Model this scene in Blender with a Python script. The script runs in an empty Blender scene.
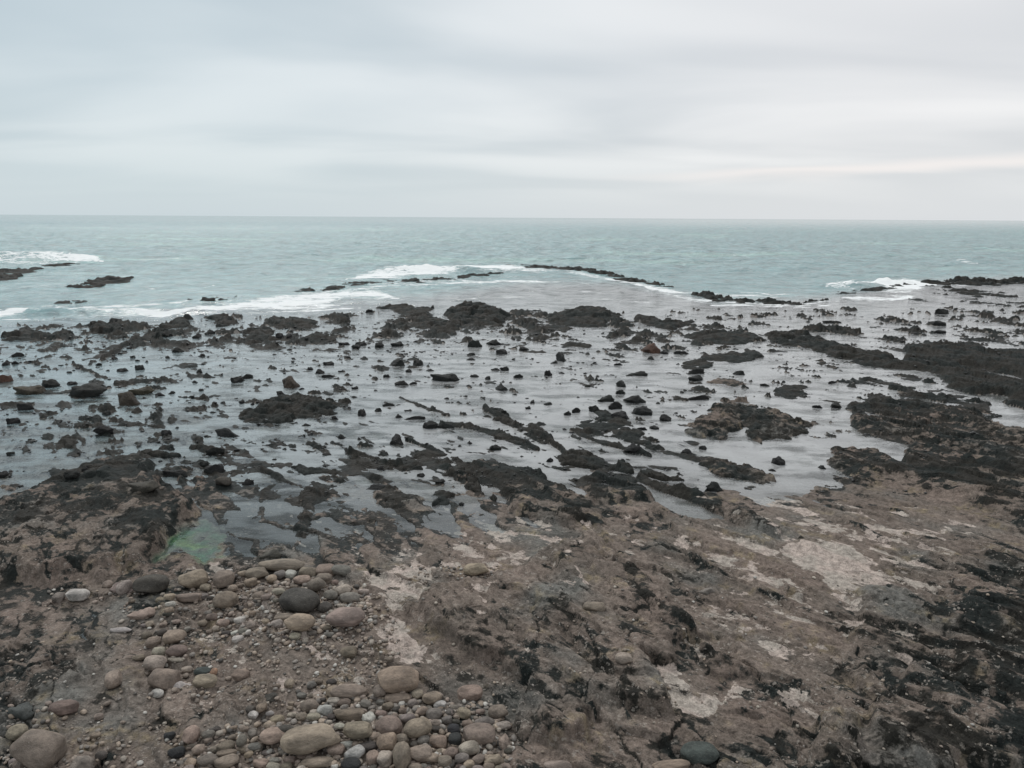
import bpy, math, random
import numpy as np
from mathutils import Matrix, Vector, noise as mnoise

R = math.radians
sc = bpy.context.scene
col = sc.collection
F, H0, W_, H_ = 700.0, 4.5, 1024, 768
PITCH = math.atan((384 - 217.5) / F)
TH = 0.0060
CP, SP = math.cos(PITCH), math.sin(PITCH)

# ------------------------------------------------------------------ camera
cd = bpy.data.cameras.new('camera'); cam = bpy.data.objects.new('camera', cd); col.objects.link(cam)
cd.sensor_width = 36; cd.lens = F / W_ * 36; cd.clip_start = .05; cd.clip_end = 40000
Rv, Uv, Fv = Vector((1, 0, 0)), Vector((0, SP, CP)), Vector((0, CP, -SP))
cx_ = Rv * math.cos(TH) + Uv * math.sin(TH); cy_ = -Rv * math.sin(TH) + Uv * math.cos(TH)
M = Matrix((cx_, cy_, -Fv)).transposed().to_4x4(); M.translation = (0, 0, H0)
cam.matrix_world = M; sc.camera = cam

def to_px(X, Y, z=0.0):
    """world -> place on the photograph (only used to look the site plan up)"""
    Z = z - H0
    d = np.maximum(Y * CP - Z * SP, .4)
    a = X / d; b = (Y * SP + Z * CP) / d
    c, s = math.cos(TH), math.sin(TH)
    return 512 + F * (a * c + b * s), 384 - F * (-a * s + b * c)

def to_world(x, y, z=0.0):
    a = (x - 512) / F; b = (384 - y) / F
    c, s = math.cos(TH), math.sin(TH)
    a, b = a * c - b * s, a * s + b * c
    dy = b * SP + CP; dz = b * CP - SP
    t = (z - H0) / dz
    return a * t, dy * t, t         # X, Y, depth along axis

# ------------------------------------------------------------------ noise
def _hash(ix, iy, seed):
    n = (ix.astype(np.int64) * 374761393 + iy.astype(np.int64) * 668265263 + seed * 1442695041) & 0xffffffff
    n = ((n ^ (n >> 13)) * 1274126177) & 0xffffffff
    return (n ^ (n >> 16)) & 0xffff

def perlin(x, y, seed=0):
    xi, yi = np.floor(x), np.floor(y); fx, fy = x - xi, y - yi
    u = fx * fx * fx * (fx * (fx * 6 - 15) + 10); v = fy * fy * fy * (fy * (fy * 6 - 15) + 10)
    def g(dx, dy):
        a = _hash(xi + dx, yi + dy, seed) * (2 * math.pi / 65536)
        return np.cos(a) * (fx - dx) + np.sin(a) * (fy - dy)
    n0 = g(0, 0) * (1 - u) + g(1, 0) * u; n1 = g(0, 1) * (1 - u) + g(1, 1) * u
    return (n0 * (1 - v) + n1 * v) * 1.5

def fbm(x, y, oct=4, seed=0, gain=.5, ridged=False):
    s = 0; a = 1; t = 0
    for i in range(oct):
        n = perlin(x, y, seed + i * 17)
        if ridged: n = 1 - 2 * np.abs(n)
        s = s + a * n; t += a; a *= gain; x = x * 2.03 + 5.1; y = y * 2.03 - 3.7
    return s / t

def plates(x, y, seed, tilt=.8):
    """fractured slabs: every cell has its own level and tilt; returns level, distance to the joint"""
    xi, yi = np.floor(x), np.floor(y); best = np.full(x.shape, 9.); sec = np.full(x.shape, 9.); val = np.zeros(x.shape)
    for dx in (-1, 0, 1):
        for dy in (-1, 0, 1):
            cx, cy = xi + dx, yi + dy
            jx = _hash(cx, cy, seed) / 65536.; jy = _hash(cx, cy, seed + 7) / 65536.; l = _hash(cx, cy, seed + 13) / 65536. - .5
            tx = _hash(cx, cy, seed + 19) / 65536. - .5; ty = _hash(cx, cy, seed + 23) / 65536. - .5
            ex, ey = x - cx - jx, y - cy - jy; d = np.sqrt(ex * ex + ey * ey)
            v = l + tilt * (tx * ex + ty * ey)
            nb = d < best
            sec = np.where(nb, best, np.minimum(sec, d)); val = np.where(nb, v, val); best = np.where(nb, d, best)
    return val, sec - best

def sstep(a, b, x):
    t = np.clip((x - a) / (b - a), 0, 1); return t * t * (3 - 2 * t)

def poly_sdf(px, py, pts):
    """+ inside, - outside, in pixels (bounded)"""
    out = np.full(px.shape, -60.0)
    P = np.array(pts, float)
    sel = (px > P[:, 0].min() - 40) & (px < P[:, 0].max() + 40) & (py > P[:, 1].min() - 40) & (py < P[:, 1].max() + 40)
    if not sel.any(): return out
    x, y = px[sel], py[sel]
    d = np.full(x.shape, 1e9); ins = np.zeros(x.shape, bool)
    for i in range(len(P)):
        ax, ay = P[i]; bx, by = P[(i + 1) % len(P)]
        ex, ey = bx - ax, by - ay
        t = np.clip(((x - ax) * ex + (y - ay) * ey) / (ex * ex + ey * ey + 1e-9), 0, 1)
        d = np.minimum(d, (x - ax - t * ex) ** 2 + (y - ay - t * ey) ** 2)
        c = ((ay > y) != (by > y)) & (x < (bx - ax) * (y - ay) / (by - ay + 1e-12) + ax)
        ins ^= c
    out[sel] = np.where(ins, 1, -1) * np.sqrt(d)
    return out

def line_d(px, py, pts):
    out = np.full(px.shape, 1e3)
    P = np.array(pts, float)
    for i in range(len(P) - 1):
        ax, ay = P[i]; bx, by = P[i + 1]; ex, ey = bx - ax, by - ay
        t = np.clip(((px - ax) * ex + (py - ay) * ey) / (ex * ex + ey * ey), 0, 1)
        out = np.minimum(out, np.hypot(px - ax - t * ex, (py - ay - t * ey)))
    return out

# ------------------------------------------------------------------ site plan
GX = np.linspace(0, 1024, 9)
GY = np.array([285, 300, 310, 318, 330, 345, 365, 400, 430, 460, 480, 500, 520, 545, 570, 605, 640, 700, 768, 950], float)
BASE = np.array([
 [-60,-60,-60,-60,-60,-60,-60,-60,-10],
 [-50,-50,-50,-50,-45,-35,-35,-30,-5],
 [-45,-40,-30,-18,-9,-18,-16,-10,-5],
 [-30,-22,-6,-7,-5,-14,-12,-7,-4.5],
 [-4.5,-3,-3.5,-3.5,-3.5,-3,-7,-8,-5],
 [-4,-3,-3.2,-5,-5.5,-5.5,-4.5,-5,-4],
 [-5,-5,-5,-6,-7,-7,-6.5,-4.5,0],
 [-5,-4.8,-5.5,-6.5,-7,-7,-6.5,-5,0],
 [-4,-4,-5,-4.5,-4,-4,-7,-5,5],
 [-6,-4,-3,-3.5,-3,-4,-7,-3,8],
 [-6,-2,0,-1.5,-1,-3,-7,3,8],
 [-4,5,1,0,0,3,1,4,8],
 [3,7,-.5,2,1,5,5,5,6],
 [6,7,0.5,4,4,6,6,5,6],
 [6,4,2,5.5,6,7,7,5,7],
 [3,5,6,9,7,8,8,6,9],
 [3,4,5,8.5,6,8,8,8,11],
 [6,6,6,6,7,8,8,10,13],
 [8,8,8,8,8,8,9,11,15],
 [14]*9]) / 100.0
def grid(tab, ys, px, py):
    x = np.clip(px, 0, 1024) / 128.0; xi = np.clip(np.floor(x).astype(int), 0, 7); fx = x - xi; fx = fx * fx * (3 - 2 * fx)
    y = np.interp(py, ys, np.arange(len(ys))); yi = np.clip(np.floor(y).astype(int), 0, len(ys) - 2); fy = y - yi
    fy = fy * fy * (3 - 2 * fy)
    a = tab[yi, xi] * (1 - fx) + tab[yi, xi + 1] * fx
    b = tab[yi + 1, xi] * (1 - fx) + tab[yi + 1, xi + 1] * fx
    return a * (1 - fy) + b * fy

DY = np.array([300, 440, 480, 500, 545, 600, 650, 700, 768], float)
DARK = np.array([
 [1, 1, 1, 1, 1, 1, 1, 1, 1],
 [1, 1, 1, 1, 1, 1, 1, .85, .8],
 [.8, .8, .9, .9, .8, .8, .8, .62, .75],
 [.5, .5, .6, .6, .5, .5, .4, .35, .5],
 [.6, .55, .55, .5, .3, .45, .25, .28, .5],
 [.58, .48, .35, .3, .3, .5, .3, .32, .75],
 [.5, .48, .4, .35, .52, .5, .38, .48, .8],
 [.45, .4, .35, .35, .52, .52, .5, .58, .72],
 [.4, .35, .3, .3, .4, .5, .55, .62, .68]])
SAND = np.array([
 [0, 0, 0, 0, 0, 0, 0, 0, 0],
 [0, 0, 0, 0, 0, 0, 0, 0, 0],
 [0, .1, .05, .15, .1, .1, .1, .15, 0],
 [.05, .2, .15, .25, .2, .25, .35, .25, .05],
 [.1, .2, .25, .3, .5, .35, .45, .45, .2],
 [.1, .2, .35, .5, .35, .2, .4, .42, .1],
 [.15, .2, .35, .4, .3, .2, .4, .35, .1],
 [.15, .15, .3, .3, .25, .15, .3, .25, .15],
 [.15, .15, .25, .25, .25, .15, .15, .15, .15]])

# raised masses of the shore platform (polygon, rise in m, edge softness px)
MASS = [
 ([(-40,522),(20,500),(50,482),(75,470),(105,458),(135,458),(150,470),(162,490),(200,512),(172,540),(160,560),(140,574),(100,582),(50,588),(20,585),(-40,600)], .20, 9),
 ([(417,602),(440,594),(500,590),(545,572),(575,546),(605,556),(650,590),(690,640),(668,668),(650,668),(655,700),(672,722),(640,722),(600,716),(560,738),(520,735),(528,700),(500,676),(470,668),(440,645),(420,625)], .15, 5),
 ([(535,570),(556,556),(575,543),(590,548),(610,565),(600,585),(560,585)], .10, 12),
 ([(462,468),(485,460),(515,466),(548,474),(560,486),(590,500),(600,522),(560,530),(525,522),(508,500),(488,484)], .11, 5),
 ([(576,480),(600,472),(632,476),(648,490),(656,500),(640,506),(590,500)], .10, 5),
 ([(850,402),(880,396),(930,404),(975,412),(990,428),(1060,440),(1060,545),(960,505),(900,482),(850,476),(826,462),(838,449),(878,452),(902,464),(912,446),(870,436),(848,425)], .15, 6),
 ([(300,480),(350,490),(372,500),(330,500),(312,512),(322,530),(300,540),(290,525),(302,505),(255,500),(250,485)], .03, 6),
 ([(850,600),(900,590),(960,600),(1060,590),(1060,800),(820,800),(800,735),(860,690)], .10, 14),
 ([(950,670),(990,665),(1060,700),(1060,730),(1000,715),(962,700)], .10, 8),
 ([(868,716),(925,690),(962,715),(1030,760),(1000,800),(880,780)], .13, 8),
 ([(805,735),(840,725),(862,745),(860,800),(805,800)], .12, 7),
 ([(0,640),(60,652),(110,668),(108,688),(60,700),(0,705)], .05, 6),
 ([(0,700),(40,712),(60,735),(0,745)], .06, 6),
 ([(375,488),(400,492),(425,500),(400,512),(378,505)], .05, 5),
 ([(880,560),(940,556),(1060,566),(1060,590),(960,590),(890,585)], .06, 6),
 ([(905,345),(930,342),(965,348),(1060,352),(1060,420),(1000,404),(950,388),(932,372),(870,368),(905,360)], .18, 4),
]
HOLE = [
 ([(915,420),(960,424),(1000,436),(990,440),(940,432)], .16, 3), ([(900,436),(940,446),(985,452),(975,457),(925,450)], .14, 3), ([(940,470),(985,474),(1040,484),(1030,489),(980,482)], .12, 3),
 ([(950,366),(990,370),(1040,380),(1040,386),(990,378)], .22, 3), ([(975,352),(1005,354),(1010,360),(985,358)], .22, 3), ([(860,412),(885,414),(900,420),(880,421)], .14, 2.5), ([(965,392),(1000,394),(1040,405),(1040,410),(995,402)], .22, 3),
 ([(168,524),(200,520),(218,534),(228,548),(218,558),(185,560),(160,568),(152,556)], .075, 20),
 ([(-40,588),(20,580),(45,600),(30,618),(0,625),(-40,625)], .01, 10),
 ([(535,470),(585,470),(572,484),(585,498),(565,500),(560,485),(540,480)], .10, 5),
 ([(640,478),(700,500),(740,520),(700,522),(655,505),(642,495)], .10, 7),
 ([(770,440),(838,445),(825,462),(840,470),(830,485),(800,490),(775,480)], .10, 6),
 ([(872,438),(905,445),(910,455),(900,462),(880,455)], .30, 4),
 ([(990,400),(1060,420),(1060,440),(1000,430)], .25, 5),
 ([(140,668),(200,672),(205,690),(150,700)], .03, 8),
]
SANDP = [
 ([(765,556),(800,546),(850,548),(882,572),(872,582),(835,584),(790,572)], 1, 5),
 ([(643,662),(668,668),(690,686),(722,704),(724,722),(700,727),(675,722),(664,706),(652,690)], .8, 4),
 ([(730,698),(745,694),(760,710),(725,713)], .8, 3),
 ([(392,634),(408,630),(418,655),(415,668),(400,662),(385,665),(378,650)], 1, 4),
 ([(458,660),(485,652),(525,685),(522,706),(495,700),(478,675)], .52, 9),
 ([(568,572),(576,576),(592,598),(580,600),(570,592)], .9, 3),
 ([(330,600),(378,604),(392,625),(380,640),(335,640),(300,640)], .6, 8),
 ([(395,570),(450,570),(495,576),(500,586),(440,580),(400,582)], .6, 5),
 ([(510,545),(545,545),(560,556),(530,572),(510,566)], .7, 6),
 ([(840,535),(900,522),(955,520),(980,535),(920,552),(870,548)], .6, 8),
 ([(235,590),(330,590),(330,640),(300,645),(230,635)], .6, 8),
 ([(1000,670),(1060,680),(1060,760),(1020,740),(990,716)], .3, 8),
 ([(150,562),(200,566),(250,562),(245,580),(150,590)], .6, 8),
 ([(50,505),(150,500),(200,518),(160,528),(90,520)], .4, 6),
 ([(130,600),(230,596),(250,640),(130,640)], .35, 8),
]
LIDIR = (.56, -.83)
LINES = [  # thin ledges that run with the bedding (points, half width px, rise)
 ([(640,478),(664,492),(700,502),(738,520),(776,538)], 3.2, .13),
 ([(484,409),(515,424),(550,441),(566,456)], 1.9, .12), ([(440,424),(478,428),(510,437),(538,449)], 1.5, .10), ([(399,397),(434,411),(450,417)], 1.2, .09), ([(404,440),(440,452)], 1.1, .08),
 ([(75,365),(105,378)], 1.1, .09), ([(100,361),(120,348),(138,338)], 1.5, .12), ([(40,394),(110,388)], 1.0, .08), ([(115,384),(165,380)], 1.0, .09), ([(0,405),(35,403)], 1.0, .08), ([(180,397),(208,401)], 1.0, .08),
 ([(860,379),(915,388)], 1.3, .09), ([(890,388),(945,402)], 1.6, .1), ([(350,452),(380,462),(420,470)], 1.2, .07), ([(262,470),(300,486),(318,497)], 1.6, .06), ([(570,430),(610,446),(650,456)], 1.6, .09),
 ([(690,560),(740,590),(790,612)], 1.8, .04), ([(800,545),(850,570),(900,600),(960,640)], 2.2, .05), ([(640,610),(700,650),(760,690),(800,720)], 2.2, .045), ([(840,640),(900,670),(1000,720)], 2.6, .05), ([(560,640),(600,680),(630,730)], 2, .04),
 ([(835,520),(880,540),(905,556)], 2.0, .04),
 ([(780,592),(800,602)], 3, .08),
 ([(560,520),(600,530)], 2, .05),
]

def strike(X, Y):
    return X * LIDIR[0] + Y * LIDIR[1], X * -LIDIR[1] + Y * LIDIR[0]   # along, across

def relief(X, Y):
    u, v = strike(X, Y)
    w = fbm(X * .55, Y * .55, 3, 3)
    vv = v * 1.5 + w * 1.5 + .25 * fbm(u * 1.3, v * 1.3, 2, 8)
    saw = 1 - (vv - np.floor(vv)); saw = saw ** 1.3 * (1 - sstep(.93, 1, saw))
    vv2 = v * 5 + w * 3 + 1.1 * fbm(u * 1.1, v * 2, 3, 21)
    saw2 = 1 - (vv2 - np.floor(vv2)); saw2 = saw2 * (1 - sstep(.88, 1, saw2))
    a = fbm(u * .9, v * 2.6, 5, 31, .55)
    b = fbm(X * 3.1, Y * 3.1, 5, 41, .6)
    r = fbm(X * 1.7, Y * 1.7, 4, 51, .5, True)
    q1, q2 = fbm(X * 2.2, Y * 2.2, 3, 57), fbm(X * 2.2 + 9, Y * 2.2, 3, 58)
    p1, e1 = plates(u * 1.1 + q1 * .35, v * 2.3 + q2 * .35, 601); p2, e2 = plates(u * 3.1 + q1 * .9, v * 6.5 + q2 * .9, 651)
    p3, e3 = plates(u * 9 + q1 * 2, v * 15 + q2 * 2, 671)
    r = (r, p1 - .25 * sstep(.08, 0, e1), p2 - .3 * sstep(.10, 0, e2), p3, e1, e2)
    return saw, saw2, a, b, r, u, v

def ground_full(X, Y):
    wx = fbm(X * 1.6, Y * 1.6, 4, 101) ; wy = fbm(X * 1.6, Y * 1.6, 4, 131)
    px, py = to_px(X + wx * .28, Y + wy * .42)
    pxs, pys = to_px(X, Y)
    saw, saw2, a, b, r, u, v = relief(X, Y)
    base = grid(BASE, GY, px, py)
    far = sstep(10, 40, Y)
    rough = sstep(470, 520, pys)            # how much bare rock relief
    wz = sstep(180, 240, pxs) * sstep(530, 450, pxs) * sstep(465, 485, pys) * (1 - sstep(535, 565, pys))
    h = base - .022 * wz + .011 * sstep(330, 350, pys) * (1 - sstep(485, 500, pys)) * (.4 + .6 * sstep(.2, -.2, perlin(X * .21, Y * .3, 68)) )
    mass = np.zeros_like(X)
    for pts, dz, e in MASS:
        m = sstep(-e * .4, e, poly_sdf(px, py, pts)); mass = np.maximum(mass, m)
        h += dz * m
    hole = np.zeros_like(X)
    for pts, dz, e in HOLE:
        m = sstep(-e * .5, e, poly_sdf(px, py, pts)); hole = np.maximum(hole, m)
        h -= dz * m
    lm = np.zeros_like(X)
    for pts, wd, dz in LINES:
        m = 1 - sstep(wd * .5, wd * 1.4, line_d(pxs + wx * 4, pys + wy * 3, pts)); lm = np.maximum(lm, m)
        h += dz * m
    sp = np.zeros_like(X)
    for pts, s_, e in SANDP: sp = np.maximum(sp, s_ * sstep(-e * 3, e * 1.2, poly_sdf(pxs, pys, pts)))
    cobb = sstep(-10, 20, poly_sdf(pxs, pys, [(130,585),(225,565),(365,585),(400,640),(420,690),(520,715),(515,800),(170,800),(150,740),(230,700),(150,690)]))
    k = np.maximum(rough, mass) * (1 - .85 * hole) * (1 - .72 * sp) * (1 - .45 * cobb)
    h -= .006 * sp * rough
    amp = .25 + .75 * k
    right = sstep(780, 900, pys + (pxs - 500) * .5) * k
    h += (saw - .35) * .055 * k + (saw2 - .4) * (.012 + .014 * right) * k + a * .034 * amp * (1 + .5 * right) + b * .016 * amp + (r[0] - .3) * .02 * k * (.6 + right)
    pk = k * (.35 + .65 * np.clip(mass + right + sstep(-.1, .3, fbm(X * .6, Y * .6, 3, 91)), 0, 1))
    h += (r[1] * .056 + r[2] * .034 + r[3] * .010) * pk
    h += mass * (fbm(X * 1.1, Y * 1.1, 3, 77) * .06 + np.maximum(a, -.2) * .05)
    # thin weed-covered streaks breaking the pool surface
    st = fbm(X * .9 + Y * .25, Y * 1.5, 4, 61, .6)
    st2 = fbm(u * 1.2, v * 4.5, 3, 71, .55)
    gate = sstep(-.25, .35, fbm(X * .23, Y * .23, 2, 66))
    sm = (1 - k) * (1 - hole)
    h += sm * (np.maximum(st, -.1) * .16 * (.35 + .65 * gate) + np.maximum(st2, -.1) * .085)
    fl_ = .6 * fbm(X * 1.2 + Y * .4, Y * 2.4, 5, 63, .68) + .55 * fbm(u * .6, v * 3.2, 4, 64, .6); zone = sstep(-.2, .25, fbm(X * .3, Y * .35, 3, 67)) * .7 + .3
    left = sstep(480, 150, pxs) * sstep(385, 420, pys)
    h += sm * sstep(.07, .38, fl_ * zone + .10 * left) * .12 * sstep(305, 325, pys)
    # broken boulder edge of the platform at the waterline
    edge = sstep(300, 312, pys) * (1 - sstep(335, 358, pys))
    en = fbm(X * .55, Y * .5, 5, 81, .68); h += edge * (np.maximum(en, -.1) * .5 + sstep(.02, .2, en) * (np.maximum(r[1], -.3) * .20 + r[2] * .05 + b * .05))
    h += sstep(480, 400, pys) * sstep(.01, .06, h) * (r[2] * .03 + r[1] * .07) * np.clip(14 / np.maximum(Y, 5), 0, 1)
    return h, px, py, pxs, pys, mass, hole, k, a, b, saw, u, v, wx, lm

def ground_h(X, Y):
    X = np.atleast_1d(np.asarray(X, float)); Y = np.atleast_1d(np.asarray(Y, float))
    r_ = np.clip(np.interp(Y, yrow, np.arange(len(yrow))), 0, len(yrow) - 1.001); i = r_.astype(int); f = r_ - i
    wr = .84 * (np.maximum(Y, 0) + 5.5); c_ = np.clip((X / wr + 1) * .5 * (NC - 1), 0, NC - 2).astype(int)
    return HG[i, c_] * (1 - f) + HG[i + 1, c_] * f

def mix(c, d, t): return c * (1 - t)[:, None] + np.array(d)[None, :] * t[:, None]

def rock_colour(X, Y, pys, pxs, dark, a, b):
    n = fbm(X * 2.3, Y * 2.3, 5, 201, .6); n2 = fbm(X * .8, Y * .8, 4, 211); n3 = fbm(X * 7, Y * 7, 4, 221, .6)
    c = np.tile(np.array([.172, .142, .120]), (len(X), 1))
    c = mix(c, (.195, .152, .128), sstep(-.1, .5, n2) * .8)
    c = mix(c, (.14, .142, .132), sstep(0, .5, -n2) * .8)
    t2 = sstep(.05, .4, fbm(X * 2, Y * 2, 4, 241)) * sstep(-.2, .3, n3) * .6 * (pys > 470)
    c = mix(c, (.23, .185, .115), t2)                      # ochre weathering
    c = c * (.9 + .3 * n3)[:, None]
    return c, n, n2, n3

# ------------------------------------------------------------------ mesh helpers
def mesh_np(name, verts, faces, mat, cols=None, attrs=None, smooth=True, parent=None):
    me = bpy.data.meshes.new(name)
    me.vertices.add(len(verts)); me.vertices.foreach_set('co', verts.astype(np.float32).ravel())
    n = faces.shape[1]
    me.loops.add(faces.size); me.loops.foreach_set('vertex_index', faces.astype(np.int32).ravel())
    me.polygons.add(len(faces))
    me.polygons.foreach_set('loop_start', np.arange(0, faces.size, n, dtype=np.int32))
    me.polygons.foreach_set('use_smooth', np.full(len(faces), smooth))
    me.update(calc_edges=True)
    if cols is not None:
        at = me.color_attributes.new('Col', 'FLOAT_COLOR', 'POINT')
        c4 = np.ones((len(verts), 4), np.float32); c4[:, :3] = cols; at.data.foreach_set('color', c4.ravel())
    for k, v in (attrs or {}).items():
        at = me.attributes.new(k, 'FLOAT', 'POINT'); at.data.foreach_set('value', v.astype(np.float32))
    me.materials.append(mat)
    o = bpy.data.objects.new(name, me); col.objects.link(o)
    if parent: o.parent = parent
    return o

def grid_faces(nr, nc):
    i = np.arange(nr * nc).reshape(nr, nc)
    return np.stack([i[:-1, :-1], i[:-1, 1:], i[1:, 1:], i[1:, :-1]], -1).reshape(-1, 4)

def tag(o, label=None, cat=None, group=None, kind=None):
    if label: o['label'] = label
    if cat: o['category'] = cat
    if group: o['group'] = group
    if kind: o['kind'] = kind

# ------------------------------------------------------------------ materials
class NT:
    def __init__(s, name):
        s.m = bpy.data.materials.new(name); s.m.use_nodes = True; s.t = s.m.node_tree; s.t.nodes.clear()
        s.out = s.n('ShaderNodeOutputMaterial')
    def n(s, typ, **kw):
        nd = s.t.nodes.new(typ)
        for k, v in kw.items(): setattr(nd, k, v)
        return nd
    def l(s, a, b): s.t.links.new(a, b)
    def val(s, sock, v):
        if hasattr(v, 'is_output'): s.l(v, sock)
        else: sock.default_value = v
    def math(s, op, a, b=0.0, c=None, clamp=False):
        nd = s.n('ShaderNodeMath', operation=op, use_clamp=clamp)
        s.val(nd.inputs[0], a); s.val(nd.inputs[1], b)
        if c is not None: s.val(nd.inputs[2], c)
        return nd.outputs[0]
    def noise(s, vec, scale, detail=4, rough=.55, dist=0):
        nd = s.n('ShaderNodeTexNoise'); nd.inputs['Scale'].default_value = scale; nd.inputs['Detail'].default_value = detail
        nd.inputs['Roughness'].default_value = rough; nd.inputs['Distortion'].default_value = dist; s.l(vec, nd.inputs['Vector']); return nd.outputs[0]
    def ramp(s, fac, a, b, lo=0., hi=1.):
        nd = s.n('ShaderNodeMapRange', interpolation_type='SMOOTHSTEP'); s.val(nd.inputs[0], fac)
        nd.inputs[1].default_value = a; nd.inputs[2].default_value = b; nd.inputs[3].default_value = lo; nd.inputs[4].default_value = hi; return nd.outputs[0]
    def mixc(s, f, a, b, mode='MIX'):
        nd = s.n('ShaderNodeMix', data_type='RGBA', blend_type=mode); s.val(nd.inputs[0], f); s.val(nd.inputs[6], a); s.val(nd.inputs[7], b); return nd.outputs[2]
    def bump(s, h, strength, dist, normal=None):
        nd = s.n('ShaderNodeBump'); nd.inputs['Strength'].default_value = strength; nd.inputs['Distance'].default_value = dist
        s.l(h, nd.inputs['Height'])
        if normal: s.l(normal, nd.inputs['Normal'])
        return nd.outputs[0]

def mat_ground(name='platform_rock', wetmul=1.0):
    s = NT(name); geo = s.n('ShaderNodeNewGeometry').outputs['Position']
    at = s.n('ShaderNodeAttribute', attribute_name='Col').outputs['Color']
    wet = s.n('ShaderNodeAttribute', attribute_name='wet').outputs['Fac']
    fl = s.n('ShaderNodeAttribute', attribute_name='fleck').outputs['Fac']
    mp = s.n('ShaderNodeMapping'); mp.inputs['Rotation'].default_value = (0, 0, R(-56)); s.l(geo, mp.inputs['Vector'])
    mp2 = s.n('ShaderNodeVectorMath', operation='MULTIPLY'); s.l(mp.outputs[0], mp2.inputs[0]); mp2.inputs[1].default_value = (1, .35, 1)
    n1 = s.noise(geo, 14, 7, .65); n2 = s.noise(geo, 60, 5, .6); n3 = s.noise(mp.outputs[0], 9, 6, .7, .6)
    dk = s.n('ShaderNodeAttribute', attribute_name='darkf').outputs['Fac']; sd = s.n('ShaderNodeAttribute', attribute_name='sandf').outputs['Fac']
    na = s.noise(mp2.outputs[0], 5.5, 9, .66, .15); nb = s.noise(geo, 5, 9, .68, .1)
    dn = s.math('ADD', s.math('MULTIPLY_ADD', na, .9, -.45), s.math('MULTIPLY_ADD', nb, 1.2, -.6))
    dm = s.ramp(s.math('ADD', dk, dn), .52, .70)
    dcol = s.mixc(s.ramp(s.noise(geo, 1.3, 5), .42, .58), (.025, .0235, .020, 1), (.016, .020, .019, 1))
    c = s.mixc(s.math('MULTIPLY', dm, .985), at, dcol)
    nc_ = s.noise(mp2.outputs[0], 5, 9, .64, .1)
    sn = s.math('ADD', s.math('MULTIPLY_ADD', nc_, 1.15, -.575), s.math('MULTIPLY_ADD', nb, -.6, .3))
    sm = s.ramp(s.math('ADD', sd, sn), .55, .60)
    scol = s.mixc(s.ramp(s.noise(geo, 2.2, 4), .4, .6), (.40, .335, .295, 1), (.36, .32, .28, 1))
    c = s.mixc(sm, c, scol)
    v = s.ramp(n1, .3, .7, .66, 1.34); c = s.mixc(1.0, c, v, 'MULTIPLY')
    v2 = s.ramp(n2, .3, .7, .75, 1.25); c = s.mixc(1.0, c, v2, 'MULTIPLY')
    # barnacle and shell crust
    fn = s.noise(geo, 20, 5, .6, .0); fm = s.ramp(fn, .585, .625); fm = s.math('MULTIPLY', fm, s.math('MULTIPLY', fl, .75))
    fm = s.math('MULTIPLY', fm, s.ramp(s.noise(geo, 2.2, 3), .42, .58))
    c = s.mixc(fm, c, (.33, .295, .26, 1))
    p = s.n('ShaderNodeBsdfPrincipled'); s.l(c, p.inputs['Base Color'])
    rg = s.math('MULTIPLY_ADD', wet, -.30, .85); rg = s.math('MULTIPLY_ADD', n1, .2, s.math('SUBTRACT', rg, .1)); s.l(rg, p.inputs['Roughness'])
    p.inputs['Specular IOR Level'].default_value = .13
    b = s.bump(n3, .6, .018); b = s.bump(n1, .9, .03, b); b = s.bump(n2, .8, .012, b)
    vo = s.n('ShaderNodeTexVoronoi', feature='DISTANCE_TO_EDGE'); vo.inputs['Scale'].default_value = 2.6
    wv = s.n('ShaderNodeVectorMath', operation='ADD'); s.l(geo, wv.inputs[0]); nn = s.n('ShaderNodeTexNoise'); nn.inputs['Scale'].default_value = 5; nn.inputs['Detail'].default_value = 4
    s.l(geo, nn.inputs['Vector']); sc_ = s.n('ShaderNodeVectorMath', operation='SCALE'); s.l(nn.outputs['Color'], sc_.inputs[0]); sc_.inputs['Scale'].default_value = .25
    s.l(sc_.outputs[0], wv.inputs[1]); s.l(wv.outputs[0], vo.inputs['Vector'])
    cr = s.ramp(vo.outputs['Distance'], 0, .05); b = s.bump(cr, .5, .02, b)
    s.l(b, p.inputs['Normal']); s.l(p.outputs[0], s.out.inputs[0]); return s.m

def mat_stone(name, scale, dark=False):
    s = NT(name); tc = s.n('ShaderNodeTexCoord').outputs['Object']; oi = s.n('ShaderNodeObjectInfo')
    off = s.n('ShaderNodeVectorMath', operation='ADD'); s.l(tc, off.inputs[0])
    cm = s.n('ShaderNodeCombineXYZ'); r9 = s.math('MULTIPLY', oi.outputs['Random'], 37.0); s.l(r9, cm.inputs[0]); s.l(r9, cm.inputs[1]); s.l(cm.outputs[0], off.inputs[1])
    v = off.outputs[0]
    n1 = s.noise(v, 1.6 * scale, 6, .6); n2 = s.noise(v, 9 * scale, 5, .65); n3 = s.noise(v, 30 * scale, 3, .6)
    c = s.mixc(1.0, oi.outputs['Color'], s.ramp(n1, .3, .7, .62, 1.34), 'MULTIPLY')
    c = s.mixc(1.0, c, s.ramp(n2, .3, .7, .8, 1.2), 'MULTIPLY')
    c = s.mixc(s.ramp(n3, .62, .7, 0, .35 if not dark else .15), c, (.45, .42, .38, 1))
    p = s.n('ShaderNodeBsdfPrincipled'); s.l(c, p.inputs['Base Color'])
    s.l(s.ramp(n1, .3, .7, .5 if dark else .65, .8 if dark else .9), p.inputs['Roughness']); p.inputs['Specular IOR Level'].default_value = .22
    b = s.bump(n2, .8 if dark else .35, .12 if dark else .05); b = s.bump(n3, .5, .02, b)
    s.l(b, p.inputs['Normal']); s.l(p.outputs[0], s.out.inputs[0]); return s.m

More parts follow.
